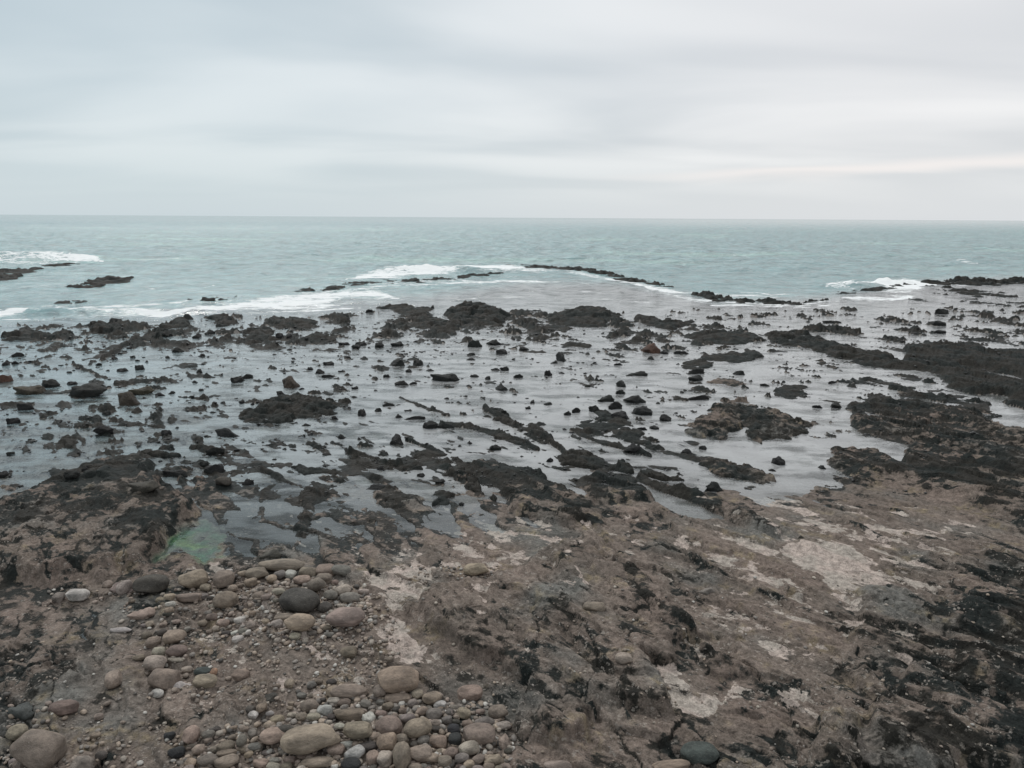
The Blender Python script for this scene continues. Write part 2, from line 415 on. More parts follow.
def mat_scatter(name, dark):
    s = NT(name); at = s.n('ShaderNodeAttribute', attribute_name='Col').outputs['Color']; geo = s.n('ShaderNodeNewGeometry').outputs['Position']
    n2 = s.noise(geo, 60, 4, .6)
    c = s.mixc(1.0, at, s.ramp(n2, .3, .7, .75, 1.25), 'MULTIPLY')
    p = s.n('ShaderNodeBsdfPrincipled'); s.l(c, p.inputs['Base Color']); p.inputs['Roughness'].default_value = .5 if dark else .75
    s.l(s.bump(n2, .5, .01), p.inputs['Normal']); s.l(p.outputs[0], s.out.inputs[0]); return s.m

def mat_water():
    s = NT('sea_water'); geo = s.n('ShaderNodeNewGeometry').outputs['Position']
    A = lambda n: s.n('ShaderNodeAttribute', attribute_name=n).outputs['Fac']
    turb, foam, rip = A('turb'), A('foam'), A('ripple')
    tint = s.n('ShaderNodeAttribute', attribute_name='Col').outputs['Color']
    mp = s.n('ShaderNodeMapping'); mp.inputs['Scale'].default_value = (.45, 1, 1); s.l(geo, mp.inputs['Vector'])
    w0 = s.noise(geo, .33, 4, .55, .3); w1 = s.noise(mp.outputs[0], 1.1, 6, .6, .3); w2 = s.noise(mp.outputs[0], 7, 4, .6, .4)
    h = s.math('MULTIPLY_ADD', w1, 1.0, s.math('MULTIPLY', w2, .16)); h = s.math('ADD', h, s.math('MULTIPLY', w0, s.math('MULTIPLY', rip, 4.0))); h = s.math('MULTIPLY', h, rip)
    b = s.bump(h, 1.0, .55)
    dif = s.n('ShaderNodeBsdfDiffuse'); mot = s.math('MULTIPLY', s.ramp(s.noise(geo, .6, 7, .7), .3, .7, .82, 1.18), s.math('MULTIPLY_ADD', s.ramp(w0, .35, .65, -.16, .16), rip, 1.0))  # light and dark of the wavelets painted into the diffuse colour as mottling
    s.l(s.mixc(1.0, tint, mot, 'MULTIPLY'), dif.inputs['Color']); s.l(b, dif.inputs['Normal'])
    tr = s.n('ShaderNodeBsdfTransparent'); tr.inputs[0].default_value = (.86, .92, .92, 1)
    m1 = s.n('ShaderNodeMixShader'); s.l(turb, m1.inputs[0]); s.l(tr.outputs[0], m1.inputs[1]); s.l(dif.outputs[0], m1.inputs[2])
    gl = s.n('ShaderNodeBsdfGlossy'); s.l(s.math('MULTIPLY_ADD', rip, .22, .04), gl.inputs['Roughness']); s.l(b, gl.inputs['Normal']); gl.inputs[0].default_value = (1, 1, 1, 1)
    fr = s.n('ShaderNodeFresnel'); fr.inputs['IOR'].default_value = 1.42; s.l(b, fr.inputs['Normal'])
    f2 = s.math('MINIMUM', fr.outputs[0], .72)
    m2 = s.n('ShaderNodeMixShader'); s.l(f2, m2.inputs[0]); s.l(m1.outputs[0], m2.inputs[1]); s.l(gl.outputs[0], m2.inputs[2])
    fd = s.n('ShaderNodeBsdfDiffuse'); fd.inputs[0].default_value = (.86, .88, .88, 1)
    fn = s.noise(mp.outputs[0], 3.0, 7, .7, .8)
    f0 = s.noise(mp.outputs[0], .7, 7, .7, 1.0)
    ff = s.math('ADD', foam, s.math('ADD', s.math('MULTIPLY_ADD', fn, 2.2, -1.1), s.math('MULTIPLY_ADD', f0, 1.8, -.9))); ff = s.ramp(ff, .36, .72); ff = s.math('MULTIPLY', ff, s.ramp(foam, .03, .35))
    s.l(s.bump(fn, .8, .15), fd.inputs['Normal'])
    m3 = s.n('ShaderNodeMixShader'); s.l(ff, m3.inputs[0]); s.l(m2.outputs[0], m3.inputs[1]); s.l(fd.outputs[0], m3.inputs[2])
    s.l(m3.outputs[0], s.out.inputs[0]); return s.m

MG = mat_ground(); MC = mat_stone('cobble_stone', 1.0); MD = mat_stone('wet_black_rock', 1.2, True)
MPB = mat_scatter('pebble_stone', False); MRB = mat_scatter('rubble_rock', True); MW = mat_water()

# ------------------------------------------------------------------ ground
ys = np.arange(905, 236, -.72)
yrow = to_world(np.full(ys.shape, 512.), ys)[1]
yrow = np.concatenate([np.array([-14, -10, -7, -4, -2, -.5, .7, 1.6, 2.3]), yrow[yrow > 2.8], np.array([260, 400, 900, 3000, 9000, 20000])])
NC = 1240
sx = np.linspace(-1, 1, NC)
Yg = np.repeat(yrow, NC); wrow = .84 * (np.maximum(yrow, 0) + 5.5); Xg = (wrow[:, None] * sx[None, :]).ravel()
h, px, py, pxs, pys, mass, hole, k, a, b, saw, u, v, wx, lm = ground_full(Xg, Yg)
h = np.where(Yg > 75, np.minimum(h, -.6), h); h -= sstep(100, 400, Yg) * 3
HG = h.reshape(len(yrow), NC)
dark = np.clip(grid(DARK, DY, px, py) + np.where(pys > 540, .04, .18) * mass + np.where(pys > 545, .14, .35) * lm, 0, 1.1)
c, n, n2, n3 = rock_colour(Xg, Yg, pys, pxs, dark, a, b)
_q1, _q2 = fbm(Xg * 2.2, Yg * 2.2, 3, 57), fbm(Xg * 2.2 + 9, Yg * 2.2, 3, 58); EJ = plates(u * 1.1 + _q1 * .35, v * 2.3 + _q2 * .35, 601)[1]
tone = plates(u * 1.1, v * 2.3, 601)[0] * .5 + plates(u * 3.1, v * 6.5, 651)[0] * .35
sand = grid(SAND, DY, px, py)
low = -(saw - .4) * .22 - a * .3
sf = sand * 1.1 + .03 + low + n * .35
for pts, s_, e in SANDP:
    sf = np.maximum(sf, (.18 + .62 * sstep(-e * 1.6, e * 1.6, poly_sdf(px, py, pts) + n * 12 + n3 * 5 + low * 10) * s_ + low * .15))
sf = sf - np.where(pys < 560, .14, .10) * mass - sstep(500, 470, pys)
c = c * (1 + .55 * np.clip(tone, -.6, .6) * k)[:, None]
df = dark + n * .45 + n3 * .15 - tone * .25 + .25 * sstep(.05, -.01, h) * (pys > 500)
rb_ = sstep(640, 800, pxs) * sstep(385, 425, pys); df = np.where(pys < 470, 1.2 - .50 * rb_ - .5 * mass * (1 - rb_) * sstep(430, 455, pys) + n * .3, df); df = df + .22 * sstep(.07, .0, EJ) * k
# pool floors: grey silt, weed
silt = np.maximum((1 - k) * sstep(-.005, -.045, h), 0 * h)
siltc = np.array([.19, .185, .175])[None, :] * (1 + .6 * n2 + .5 * n)[:, None]
siltc = np.clip(siltc, .02, 1)
c = c * (1 - silt[:, None]) + siltc * silt[:, None]
gp = sstep(-6, 10, poly_sdf(px, py, [(160,530),(200,524),(222,536),(236,554),(224,566),(190,566),(160,556)]) + n * 10)
gp = gp * sstep(.06, -.03, h + .03 * n); gp = gp * (.25 + .6 * sstep(-.25, .25, fbm(Xg * 3, Yg * 3, 4, 333))); c = mix(c, (.08, .20, .115), gp)
ye = sstep(0, 9, poly_sdf(px, py, [(170,536),(200,532),(212,546),(190,552),(172,546)]) + n * 8); c = mix(c, (.22, .30, .10), ye * .7)
gsum = np.clip(silt + gp, 0, 1); df = df * (1 - gsum) - .5 * gsum; sf = sf * (1 - gsum)
wet = np.clip(sstep(.08, -.01, h) * .8 + sstep(.5, .9, df) * .35, 0, 1)
fleck = np.clip(sstep(480, 560, pys) * (1 - silt) * .9, 0, 1)
gr = mesh_np('ground', np.stack([Xg, Yg, h], 1), grid_faces(len(yrow), NC), MG, np.clip(c, .012, .8), {'wet': wet, 'fleck': fleck, 'darkf': df, 'sandf': sf})
tag(gr, kind='structure')

# ------------------------------------------------------------------ water
ysw = np.arange(700, 226, -.8)
yw = to_world(np.full(ysw.shape, 512.), ysw)[1]
tail = np.geomspace(yw[-1] * 1.01, 30000, 140)
yw = np.concatenate([yw, tail]); NW = 760
Yw = np.repeat(yw, NW); Xw = (.95 * (yw[:, None] + 6) * np.linspace(-1, 1, NW)[None, :]).ravel()
pxw, pyw = to_px(Xw, Yw)
seaY = np.interp(pxw, [0, 128, 256, 340, 420, 520, 620, 720, 820, 930, 1024], [326, 318, 308, 303, 300, 285, 285, 304, 300, 284, 280])
sea = sstep(6, -10, pyw - seaY)
open_ = sstep(3, -14, pyw - np.interp(pxw, [0, 340, 420, 560, 640, 720, 820, 930, 1024], [300, 284, 275, 268, 282, 297, 298, 283, 280]))
sw = fbm(Xw * .20, Yw * .17, 4, 401, .55) * .8 + .5 * fbm(Xw * .03, Yw * .08, 2, 405); sw2 = fbm(Xw * .35, Yw * .8, 3, 411)
zw = open_ * (sw * .62 * sstep(30, 90, Yw) + sw2 * .08) * sstep(1500, 300, Yw) + sea * (1 - open_) * sw2 * .03
zw = np.maximum(zw, -.25 * sea)
foam = np.zeros_like(Xw)
fn = fbm(Xw * .35, Yw * .35, 5, 421, .6); fn2 = fbm(Xw * .12 , Yw * .3, 3, 431)
for pts, t, s_ in [
    ([(-60,257),(0,256),(60,258),(100,261)], 4.2, 1.0), ([(0,262),(60,265)], 2.2, .5), ([(110,262),(200,256)], 1.2, .35), ([(140,286),(160,290)],3,.45), ([(190,290),(215,285)],2,.4),
    ([(-60,316),(0,314),(30,310),(60,312)], 2.2, 1.0), ([(50,312),(90,312),(130,312),(160,314),(200,308),(240,307)], 2.2, 1.0), ([(0,318),(40,306),(75,308)],3,.6),
    ([(200,309),(250,305),(300,303),(345,300)], 3.6, 1.0), ([(250,301),(320,296),(370,293),(400,299)], 4.0, .8), ([(270,308),(300,308),(340,305)],3.5,.7),
    ([(345,279),(380,275),(420,272),(470,268),(530,267)], 3.0, .95), ([(470,270),(560,270),(600,276)], 2.4, .55), ([(345,290),(420,282),(480,280)],3.0,.45),
    ([(628,282),(660,290),(690,294)], 2.6, .75), ([(650,292),(700,300),(780,305),(840,301)], 2.0, .5), ([(690,293),(740,296),(800,294)], 2.4, .5),
    ([(825,286),(850,284),(876,283)], 4.0, .9), ([(868,283),(900,284),(932,284)], 4.6, 1.6), ([(840,298),(880,299),(920,296)], 2.2, .8), ([(880,291),(925,289)],3.2,.6),
    ([(930,286),(1000,284)], 1.5, .4), ([(955,262),(975,263)], 1.5, .5), ([(60,309),(130,306),(200,300)],1.2,.7), ([(-60,322),(0,320),(50,319)],1.0,.6), ([(230,314),(300,311),(360,308)],1.2,.7), ([(400,286),(500,281),(560,282)],1.2,.7), ([(570,273),(640,284),(690,295)],1.5,.62), ([(700,305),(800,307),(860,303)],1.1,.55), ([(0,254),(70,254)],1.0,.9), ([(300,262),(330,262)], .8, .25), ([(150,250),(190,252)],.8,.3), ([(420,300),(560,296),(660,303)], 1.6, .35), ([(560,290),(640,296)],1.5,.3)]:
    qx_, qy_ = pxw + fn * 12, pyw + fn * 3 * min(1, t / 2)
    x0_, x1_ = pts[0][0], pts[-1][0]; tp = np.clip((qx_ - x0_) / (x1_ - x0_), 0, 1); tp = np.clip(np.minimum(tp, 1 - tp) * (x1_ - x0_) / 22., .15, 1)
    dl = line_d(qx_, qy_, pts) / (t * tp); m = s_ * np.where(dl < 3, np.exp(-.8 * dl * dl), 0)
    foam = np.maximum(foam, m)
cap = sstep(.50, .62, fbm(Xw * .09, Yw * .5, 4, 441, .6)) * open_ * .5 * sstep(900, 100, Yw)
foam = np.maximum(foam, cap)
foam = np.maximum(foam, .22 * sea * sstep(.15, .5, fn2) * (1 - open_))
def ridge(x0, x1, yc, amp, wid):
    X0, Yc, _ = to_world((x0 + x1) / 2, yc); hw = (to_world(x1, yc)[0] - to_world(x0, yc)[0]) / 2
    d = (Yw - Yc - .3 * np.sin(Xw * .7)) / wid
    return amp * np.exp(-d * d) * np.exp(-((Xw - X0) / hw) ** 4) * (1 + .35 * fn)
zw = zw + ridge(872, 928, 284, .62, .55) * (.75 + .9 * np.clip(fn2 + fbm(Xw * 1.3, Yw * .8, 3, 471), -.5, .6)) + ridge(822, 885, 286, .34, .6) * (1 + fn) + ridge(-40, 110, 260, .8, 1.4) * (1 + .5 * fn2) + ridge(-40, 240, 313, .24, .5) + ridge(340, 540, 271, .35, 1) * (1 + fn)
tn = fbm(Xw * .8 + Yw * .3, Yw * 1.8, 5, 461, .6); tl = sstep(480, 200, pxw) * sstep(380, 430, pyw)
turb = np.clip(.58 - .48 * sstep(-.08, .28, tn) - .28 * sstep(300, 60, pxw) * sstep(390, 440, pyw) - .30 * tl * sstep(-.3, .3, tn) + sea * .5 + open_ * .1, 0, .96)
turb = turb * np.interp(pyw, [460, 520], [1, .30]); turb = turb * (1 - .7 * sstep(-14, 6, poly_sdf(pxw, pyw, [(150,520),(220,520),(240,560),(200,575),(140,565)])))
rip = np.interp(pyw, [219, 232, 260, 300, 330, 480, 560], [.2, .9, .75, .30, .09, .08, .04]); rip = rip * (1 - sea) + sea * np.interp(pyw, [219, 232, 260, 300, 330], [.15, .9, .9, .5, .3])
seaC = np.array([.185, .315, .325]); poolC = np.array([.50, .505, .505])
green = sstep(.1, .5, fbm(Xw * .03, Yw * .06, 3, 451))
far_ = sstep(120, 900, Yw)
cw = poolC[None, :] * (1 - sea[:, None]) + seaC[None, :] * sea[:, None]
cw = mix(cw, (.27, .45, .41), green * open_ * (1 - far_) * .7); cw = mix(cw, (.15, .27, .28), far_ * .8)
leftc = sstep(500, 0, pxw) * (1 - sea); cw = mix(cw, (.28, .40, .43), leftc * .8)
wa = mesh_np('water', np.stack([Xw, Yw, zw], 1), grid_faces(len(yw), NW), MW, cw, {'turb': turb, 'foam': foam, 'ripple': rip})
tag(wa, kind='structure')

# ------------------------------------------------------------------ outcrops standing clear of the platform: each its own mesh
def outcrop(name, pts, rise, label, group=None, lighter=0.0, e=3.0, reef=False):
    P = np.array(pts, float)
    x0, x1, y0, y1 = P[:, 0].min() - 8, P[:, 0].max() + 8, P[:, 1].min() - 6, P[:, 1].max() + 6
    Xa, Ya, _ = to_world(np.array([x0, x1, x0, x1]), np.array([y0, y0, y1, y1]))
    X0, X1, Y0, Y1 = Xa.min(), Xa.max(), Ya.min(), Ya.max()
    dm = to_world((x0 + x1) / 2, (y0 + y1) / 2)[2]
    st = dm / F * 1.3
    nx = int(min(260, max(14, (X1 - X0) / st))); ny = int(min(220, max(14, (Y1 - Y0) / (st * 1.6))))
    X, Y = np.meshgrid(np.linspace(X0, X1, nx), np.linspace(Y0, Y1, ny)); X = X.ravel(); Y = Y.ravel()
    s = st * 10
    wx = fbm(X / s / 3, Y / s / 3, 4, 501); wy = fbm(X / s / 3, Y / s / 3, 4, 531)
    qx, qy = to_px(X + wx * s * (1.0 if e > 1.5 or reef else .3), Y + wy * s * (1.6 if e > 1.5 or reef else .3))
    d = poly_sdf(qx, qy, pts)
    saw, saw2, a, b, r, u, v = relief(X, Y)
    m = sstep(-e, e, d)
    body = .35 + .65 * sstep(0, max(6, (y1 - y0) * .3), d)
    f2 = fbm(X / s * 1.5, Y / s * 1.5, 5, 561, .6)
    k2 = 1.6 / (s * 2.2) if not reef else 1.0 / s
    pl, ed = plates(X * k2 + wx * .5, Y * k2 * 1.3 + wy * .5, 811); pl2, ed2 = plates(X * k2 * 2.7 + wx, Y * k2 * 3.4 + wy, 821)
    h = -.16 + m * (.16 + rise * body * (.8 + .4 * a + .35 * (saw - .4)) + rise * (.7 * pl + .35 * pl2) * (1.5 if reef else 1) + rise * .35 * f2 + rise * .2 * b - (.10 if reef else .015))
    vi = (h > -.155).reshape(ny, nx)
    fc = grid_faces(ny, nx); keep = vi.ravel()[fc].any(1); fc = fc[keep]
    used = np.unique(fc); mp = np.full(nx * ny, -1); mp[used] = np.arange(len(used)); fc = mp[fc]
    X, Y, h, a, b = X[used], Y[used], h[used], a[used], b[used]
    px_, py_ = to_px(X, Y)
    c, *_r = rock_colour(X, Y, np.full_like(X, 480.), px_, np.full_like(X, 1.05 - lighter), a, b)
    c *= .92
    ox, oy = X.mean(), Y.mean()
    dka = np.full(len(X), 1.15 - 1.9 * lighter); nn5 = fbm(X * 1.2, Y * 1.2, 3, 77); dka = dka + nn5 * 1.2 * lighter
    # attribute colours and noise stay in place: origin moved to the foot of the rock
    o = mesh_np(name, np.stack([X - ox, Y - oy, h], 1), fc, MG, np.clip(c, .012, .6), {'wet': np.full(len(X), .5) * (1 - lighter), 'fleck': np.full(len(X), .5 * lighter), 'darkf': dka, 'sandf': np.full(len(X), -.5)})
    o.location = (ox, oy, 0)
    tag(o, label, 'rock outcrop', group)
    return o

G1 = 'low rock outcrops standing in the tidal pools'
G2 = 'dark reef ridges in the breaking waves'
OUT = [
 ([(240,415),(250,405),(272,398),(295,395),(312,399),(350,400),(355,405),(325,410),(345,414),(300,422),(262,424),(244,424)], .20, 'long flat brown-black outcrop in the left pool, pointed towards the right', .1),
 ([(680,432),(700,414),(722,399),(742,400),(770,409),(812,424),(816,432),(790,442),(768,440),(758,448),(748,436),(742,428),(720,442),(692,440)], .16, 'broad brown outcrop with two lobes at the right edge of the central pool', .25),
 ([(699,462),(716,457),(740,462),(765,470),(772,478),(778,486),(748,482),(712,476)], .12, 'flat oval brown outcrop alone in the pool below the two-lobed outcrop', .25),
 ([(706,381),(724,377),(745,380),(748,384),(730,387),(712,385)], .08, 'smooth grey disc-like rock lying low in the right pool', .3),
 ([(555,345),(572,341),(590,345),(598,350),(565,350)], .14, 'black flat rock in the upper middle pool, right of two small rocks', 0),
 ([(483,408),(492,408),(515,419),(535,429),(552,439),(547,443),(515,427),(487,413)], .15, 'longest straight black ledge slanting through the middle pool', 0),
 ([(466,424),(484,428),(512,437),(540,449),(534,451),(498,440),(466,427)], .06, 'thin black ledge just below the longest slanting ledge', 0),
 ([(399,397),(412,400),(436,410),(433,413),(412,404)], .06, 'short thin black ledge left of the longest slanting ledge', 0),
 ([(555,455),(570,450),(592,452),(622,462),(638,472),(630,476),(595,470),(565,468),(560,460)], .14, 'dark ragged outcrop right of the slanting ledges and above the brown slab', 0),
 ([(600,408),(612,412),(628,420),(634,428),(655,440),(652,448),(630,446),(600,434),(590,424)], .10, 'dark ragged outcrop under the chain of black rocks in the middle pool', 0),
 ([(572,424),(598,416),(618,424),(616,434),(588,434)], .06, 'low weed-dark outcrop to the left of the black rock chain', 0),
 ([(637,470),(652,470),(668,478),(700,477),(704,481),(664,482),(642,476)], .07, 'narrow weedy black outcrop at the start of the long right ledge', 0),
 ([(133,452),(141,448),(160,449),(187,453),(184,458),(160,458),(136,457)], .14, 'long low black outcrop behind the brown rocks on the left shore', 0),
 ([(286,466),(300,463),(322,465),(340,470),(336,478),(318,476),(296,480),(290,472)], .09, 'flat black outcrop in the shallows between the green pool and the middle', 0),
 ([(415,452),(430,450),(448,452),(440,460),(420,462)], .09, 'small black outcrop in the shallows left of the brown slab', 0),
 ([(428,496),(440,490),(458,493),(452,500),(438,508),(430,506)], .09, 'black hooked outcrop beside the left edge of the brown slab', 0),
 ([(455,462),(466,466),(475,480),(490,494),(500,506),(488,502),(470,488),(458,476)], .16, 'steep black rock edge along the left of the brown slab', 0),
 # platform edge
 ([(376,307),(400,304),(428,308),(432,316),(450,322),(440,330),(415,330),(392,325),(410,319),(390,313)], .22, 'jagged black outcrop at the edge of the platform left of the highest one', 0),
 ([(446,311),(462,303),(480,303),(508,309),(508,320),(498,327),(470,324),(452,334),(430,334),(448,322)], .30, 'highest black outcrop on the seaward edge, just left of centre', 0),
 ([(545,318),(562,309),(585,307),(605,309),(622,316),(608,322),(612,328),(580,328),(556,326)], .27, 'black humped outcrop on the seaward edge, right of centre', .05),
 ([(512,310),(540,309),(545,314),(520,318)], .16, 'small low outcrop between the two humps on the seaward edge', 0),
 ([(528,322),(548,323),(575,328),(570,334),(545,330)], .14, 'flat black outcrop just inside the humped one on the seaward edge', 0),
 ([(634,316),(644,314),(664,320),(690,320),(697,326),(668,330),(642,326)], .24, 'black outcrop with a raised left knob on the seaward edge', 0),
 ([(612,331),(640,330),(652,334),(628,336)], .09, 'flat thin outcrop just below the knobbed seaward outcrop', 0),
 ([(668,334),(700,330),(730,331),(760,334),(770,340),(740,344),(712,346),(690,340)], .17, 'long dark outcrop with pale pools in it, right of centre', .05),
 ([(700,352),(730,351),(758,354),(752,362),(720,364),(702,359)], .10, 'flat ribbed outcrop in the right pool below the long dark one', .05),
 ([(676,360),(700,358),(720,362),(712,368),(690,372),(680,367)], .10, 'low outcrop left of the stacked rock in the right pool', 0),
 ([(684,378),(700,376),(706,384),(692,386)], .08, 'dark foot of rock in front of the stacked rock', 0),
 ([(762,334),(800,330),(816,337),(836,344),(858,348),(884,352),(905,360),(928,362),(925,369),(895,370),(862,366),(836,358),(800,348),(775,345)], .22, 'long dark ridge running down from the seaward edge towards the right reef', .08),
 ([(808,360),(820,357),(832,362),(842,370),(826,368)], .13, 'brown wedge outcrop under the long dark ridge', .2),
 ([(738,352),(752,349),(768,353),(760,360),(745,360)], .11, 'brown-black outcrop left of the long dark ridge', .1),
 ([(782,382),(806,384),(812,400),(790,402),(770,396)], .08, 'flat grey-black outcrop above the big right reef', .1),
 ([(838,392),(868,395),(906,400),(944,402),(930,404),(880,398)], .08, 'thin dark tongue of rock above the big right reef', .1),
 ([(878,379),(900,382),(915,388),(896,386)], .06, 'narrow sliver of rock in the channel of the right reef', .1),
 ([(890,388),(915,390),(945,400),(930,403),(905,398)], .10, 'tapering brown rock in the channel of the right reef', .25),
 # left edge of platform
 ([(0,333),(22,330),(52,334),(70,328),(68,340),(30,342),(0,342)], .22, 'black weedy outcrop at the far left waterline', 0),
 ([(86,326),(104,321),(122,325),(128,332),(112,338),(92,334)], .30, 'dark humped outcrop at the left waterline', 0),
 ([(150,334),(160,328),(172,335),(168,343),(152,342)], .30, 'rounded black outcrop at the left waterline under the hump', 0),
 ([(162,324),(186,317),(196,320),(186,328),(168,330)], .24, 'low black outcrop at the waterline in the left third', 0),
 ([(210,318),(225,313),(236,318),(234,326),(212,330)], .28, 'black outcrop at the waterline under the widest foam', 0),
 ([(240,334),(258,326),(272,330),(280,340),(252,346),(240,342)], .22, 'weedy black outcrop inside the waterline in the left third', 0),
 ([(268,322),(296,318),(318,322),(312,330),(282,330)], .20, 'flat black outcrop inside the waterline left of centre', 0),
 ([(300,338),(320,331),(345,335),(338,343),(312,346)], .18, 'low black outcrop with boulders round it left of centre', 0),
 ([(338,317),(350,313),(352,326),(338,327)], .26, 'upright black outcrop at the waterline left of centre', 0),
 ([(84,358),(100,350),(132,338),(140,337),(120,350),(100,361),(86,362)], .09, 'slanting dark bar of rock in the left pool', 0),
 ([(160,367),(180,364),(200,362),(198,367),(170,369)], .10, 'low row of black rock in the left pool', 0),
]
for pts, rise, label, li in OUT: outcrop('rock_outcrop', pts, rise * (1.6 if 'ledge' in label and rise <= .1 else 1), label, G1, li, .9 if 'ledge' in label and rise <= .1 else 2.4)
REEF = [
 ([(338,284),(360,281),(395,280),(440,278),(465,275),(500,272),(520,270),(500,275),(450,280),(400,284),(350,286)], .32, 'thin dark reef ridge behind the foam, left of centre'),
 ([(506,264),(540,266),(575,267),(600,270),(618,275),(635,279),(660,283),(676,288),(655,286),(628,282),(604,276),(570,270),(530,268)], .42, 'curved dark reef ridge seaward of the central pool'),
 ([(690,294),(712,295),(740,300),(768,301),(800,302),(832,298),(822,302),(800,306),(760,304),(720,302),(700,298)], .42, 'dark reef ridge just left of the breaking wave'),
 ([(826,294),(860,290),(905,283),(925,283),(880,291),(850,296)], .28, 'low reef ridge under the breaking wave'),
 ([(924,283),(950,280),(1000,280),(1080,280),(1080,284),(1000,285),(960,285),(930,286)], .50, 'long black reef ridge on the right, above the flat wet shelf'),
 ([(925,288),(945,286),(975,290),(1020,293),(1020,299),(980,298),(940,294)], .24, 'broad black reef patch just below the long right ridge'),
 ([(960,298),(1000,300),(1080,306),(1080,312),(1000,308),(965,304)], .18, 'flat weedy reef patch at the right edge of the photo'),
 ([(890,297),(915,295),(935,299),(960,306),(930,304)], .14, 'thin reef streak left of the broad black patch'),
 ([(-40,270),(10,269),(40,265),(80,263),(75,266),(40,270),(0,273),(-40,274)], .28, 'thin dark reef ridge at far left, nearest the horizon'),
 ([(-40,276),(0,274),(22,274),(20,279),(0,281),(-40,282)], .30, 'short black reef rock cut by the left edge of the photo'),
 ([(60,287),(85,283),(100,278),(112,278),(135,276),(128,282),(110,286),(80,289)], .30, 'isolated jagged black reef in the sea on the left'),
 ([(50,302),(80,300),(110,298),(112,300),(80,303),(55,304)], .20, 'flat reef streak in front of the isolated jagged reef'),
 ([(186,299),(205,299),(220,295),(245,294),(235,299),(212,304),(200,302)], .26, 'low black reef behind the wide foam band on the left'),
 ([(280,290),(310,287),(345,285),(350,289),(310,292)], .26, 'dark reef streak behind the left end of the foam'),
]
for pts, rise, label in REEF:
    outcrop('reef_ridge', pts, rise * .82, label, G2, 0, 1.0, True)

# ------------------------------------------------------------------ stones
def ico(sub):
    import bmesh
    bm = bmesh.new(); bmesh.ops.create_icosphere(bm, subdivisions=sub, radius=1)
    V = np.array([v.co[:] for v in bm.verts]); Fc = np.array([[v.index for v in f.verts] for f in bm.faces]); bm.free(); return V, Fc

def shape_stone(V, seed, angular):
    rs = np.random.RandomState(seed); P = V.copy()
    if not angular:
        e = 2.0 + rs.rand() * 1.2
        P = P / (np.abs(P[:, :1]) ** e + np.abs(P[:, 1:2]) ** e + np.abs(P[:, 2:]) ** e) ** (1 / e)
    for i in range(14 if angular else 5):
        n = rs.normal(size=3); n /= np.linalg.norm(n); d = rs.uniform(.55, .85) if angular else rs.uniform(.72, .95)
        t = P @ n - d; soft = 1.0 if angular else .75
        P = P - np.where(t > 0, t * soft, 0)[:, None] * n[None, :]
    off = Vector((seed * 3.1, seed * 1.7, 0)); out = []
    for p in P:
        q = Vector(p)
        f = 1 + (.34 if angular else .10) * mnoise.noise(q * 1.3 + off) + (.26 if angular else .03) * mnoise.noise(q * 3.1 + off) + (.12 if angular else .008) * mnoise.noise(q * 7 + off)
        out.append((q * f)[:])
    P = np.array(out); lo, hi = P.min(0), P.max(0); return (P - (lo + hi) / 2) / (hi - lo)      # unit box

V3, F3 = ico(4); V2, F2 = ico(3)
cob_mesh, ang_mesh = [], []
for i in range(16):
    o = mesh_np('cobble', shape_stone(V3 if i < 12 else V3, 10 + i, False), F3, MC); cob_mesh.append(o.data); bpy.data.objects.remove(o)
for i in range(16):
    o = mesh_np('boulder', shape_stone(V2, 60 + i, True), F2, MD); ang_mesh.append(o.data); bpy.data.objects.remove(o)

def place_stone(name, mesh, x, y, w, h, colr, rnd, tilt=0, wid=1.0, sink=.1):
    z = 0.0
    yb = y + h * .25
    for _ in range(5):
        X, Y, d = to_world(x, yb, z); z = max(float(ground_h(X, Y)[0]), -.01)
    ang = math.atan2(H0 - z, Y)
    ww = w * d / F; ap = h * d / F
    hh = ap / math.sqrt(1.5 * math.sin(ang) ** 2 + math.cos(ang) ** 2); hh = min(hh, ww * 1.6)
    dd = hh * 1.25 if ww < 2.2 * hh else hh * 1.4
    o = bpy.data.objects.new(name, mesh); col.objects.link(o)
    if sink > .15: sink = .50; hh *= rnd.uniform(.85, 1.5); ww *= rnd.uniform(.95, 1.15)
    o.location = (X, Y, z + hh * (.5 - sink)); o.scale = (ww * 1.03, dd, hh)
    yaw = rnd.uniform(-.35, .35) if ww < 2 * hh else rnd.uniform(-.15, .15)
    o.rotation_euler = (rnd.uniform(-.12, .12), -tilt, yaw)
    o.color = (*colr, 1)
    return o, (x, y, w, h)

rnd = random.Random(5)
CC = {'tan': (.275, .22, .172), 'brown': (.185, .150, .122), 'grey': (.185, .165, .146), 'pale': (.30, .262, .22), 'white': (.40, .38, .345), 'dark': (.075, .067, .059),
      'pink': (.25, .20, .168), 'teal': (.068, .076, .072), 'olive': (.215, .174, .142), 'black': (.038, .039, .039), 'orange': (.30, .19, .135)}
CN = {'tan': 'tan', 'brown': 'brown', 'grey': 'grey', 'pale': 'pale beige', 'white': 'whitish', 'dark': 'dark grey', 'pink': 'pinkish', 'teal': 'dark teal', 'olive': 'olive-grey', 'black': 'black', 'orange': 'orange'}
def jit(c, rnd, s=.10):
    k = 1 + rnd.uniform(-s, s) * 1.5; return tuple(max(.02, v * k * (1 + rnd.uniform(-.04, .04))) for v in c)

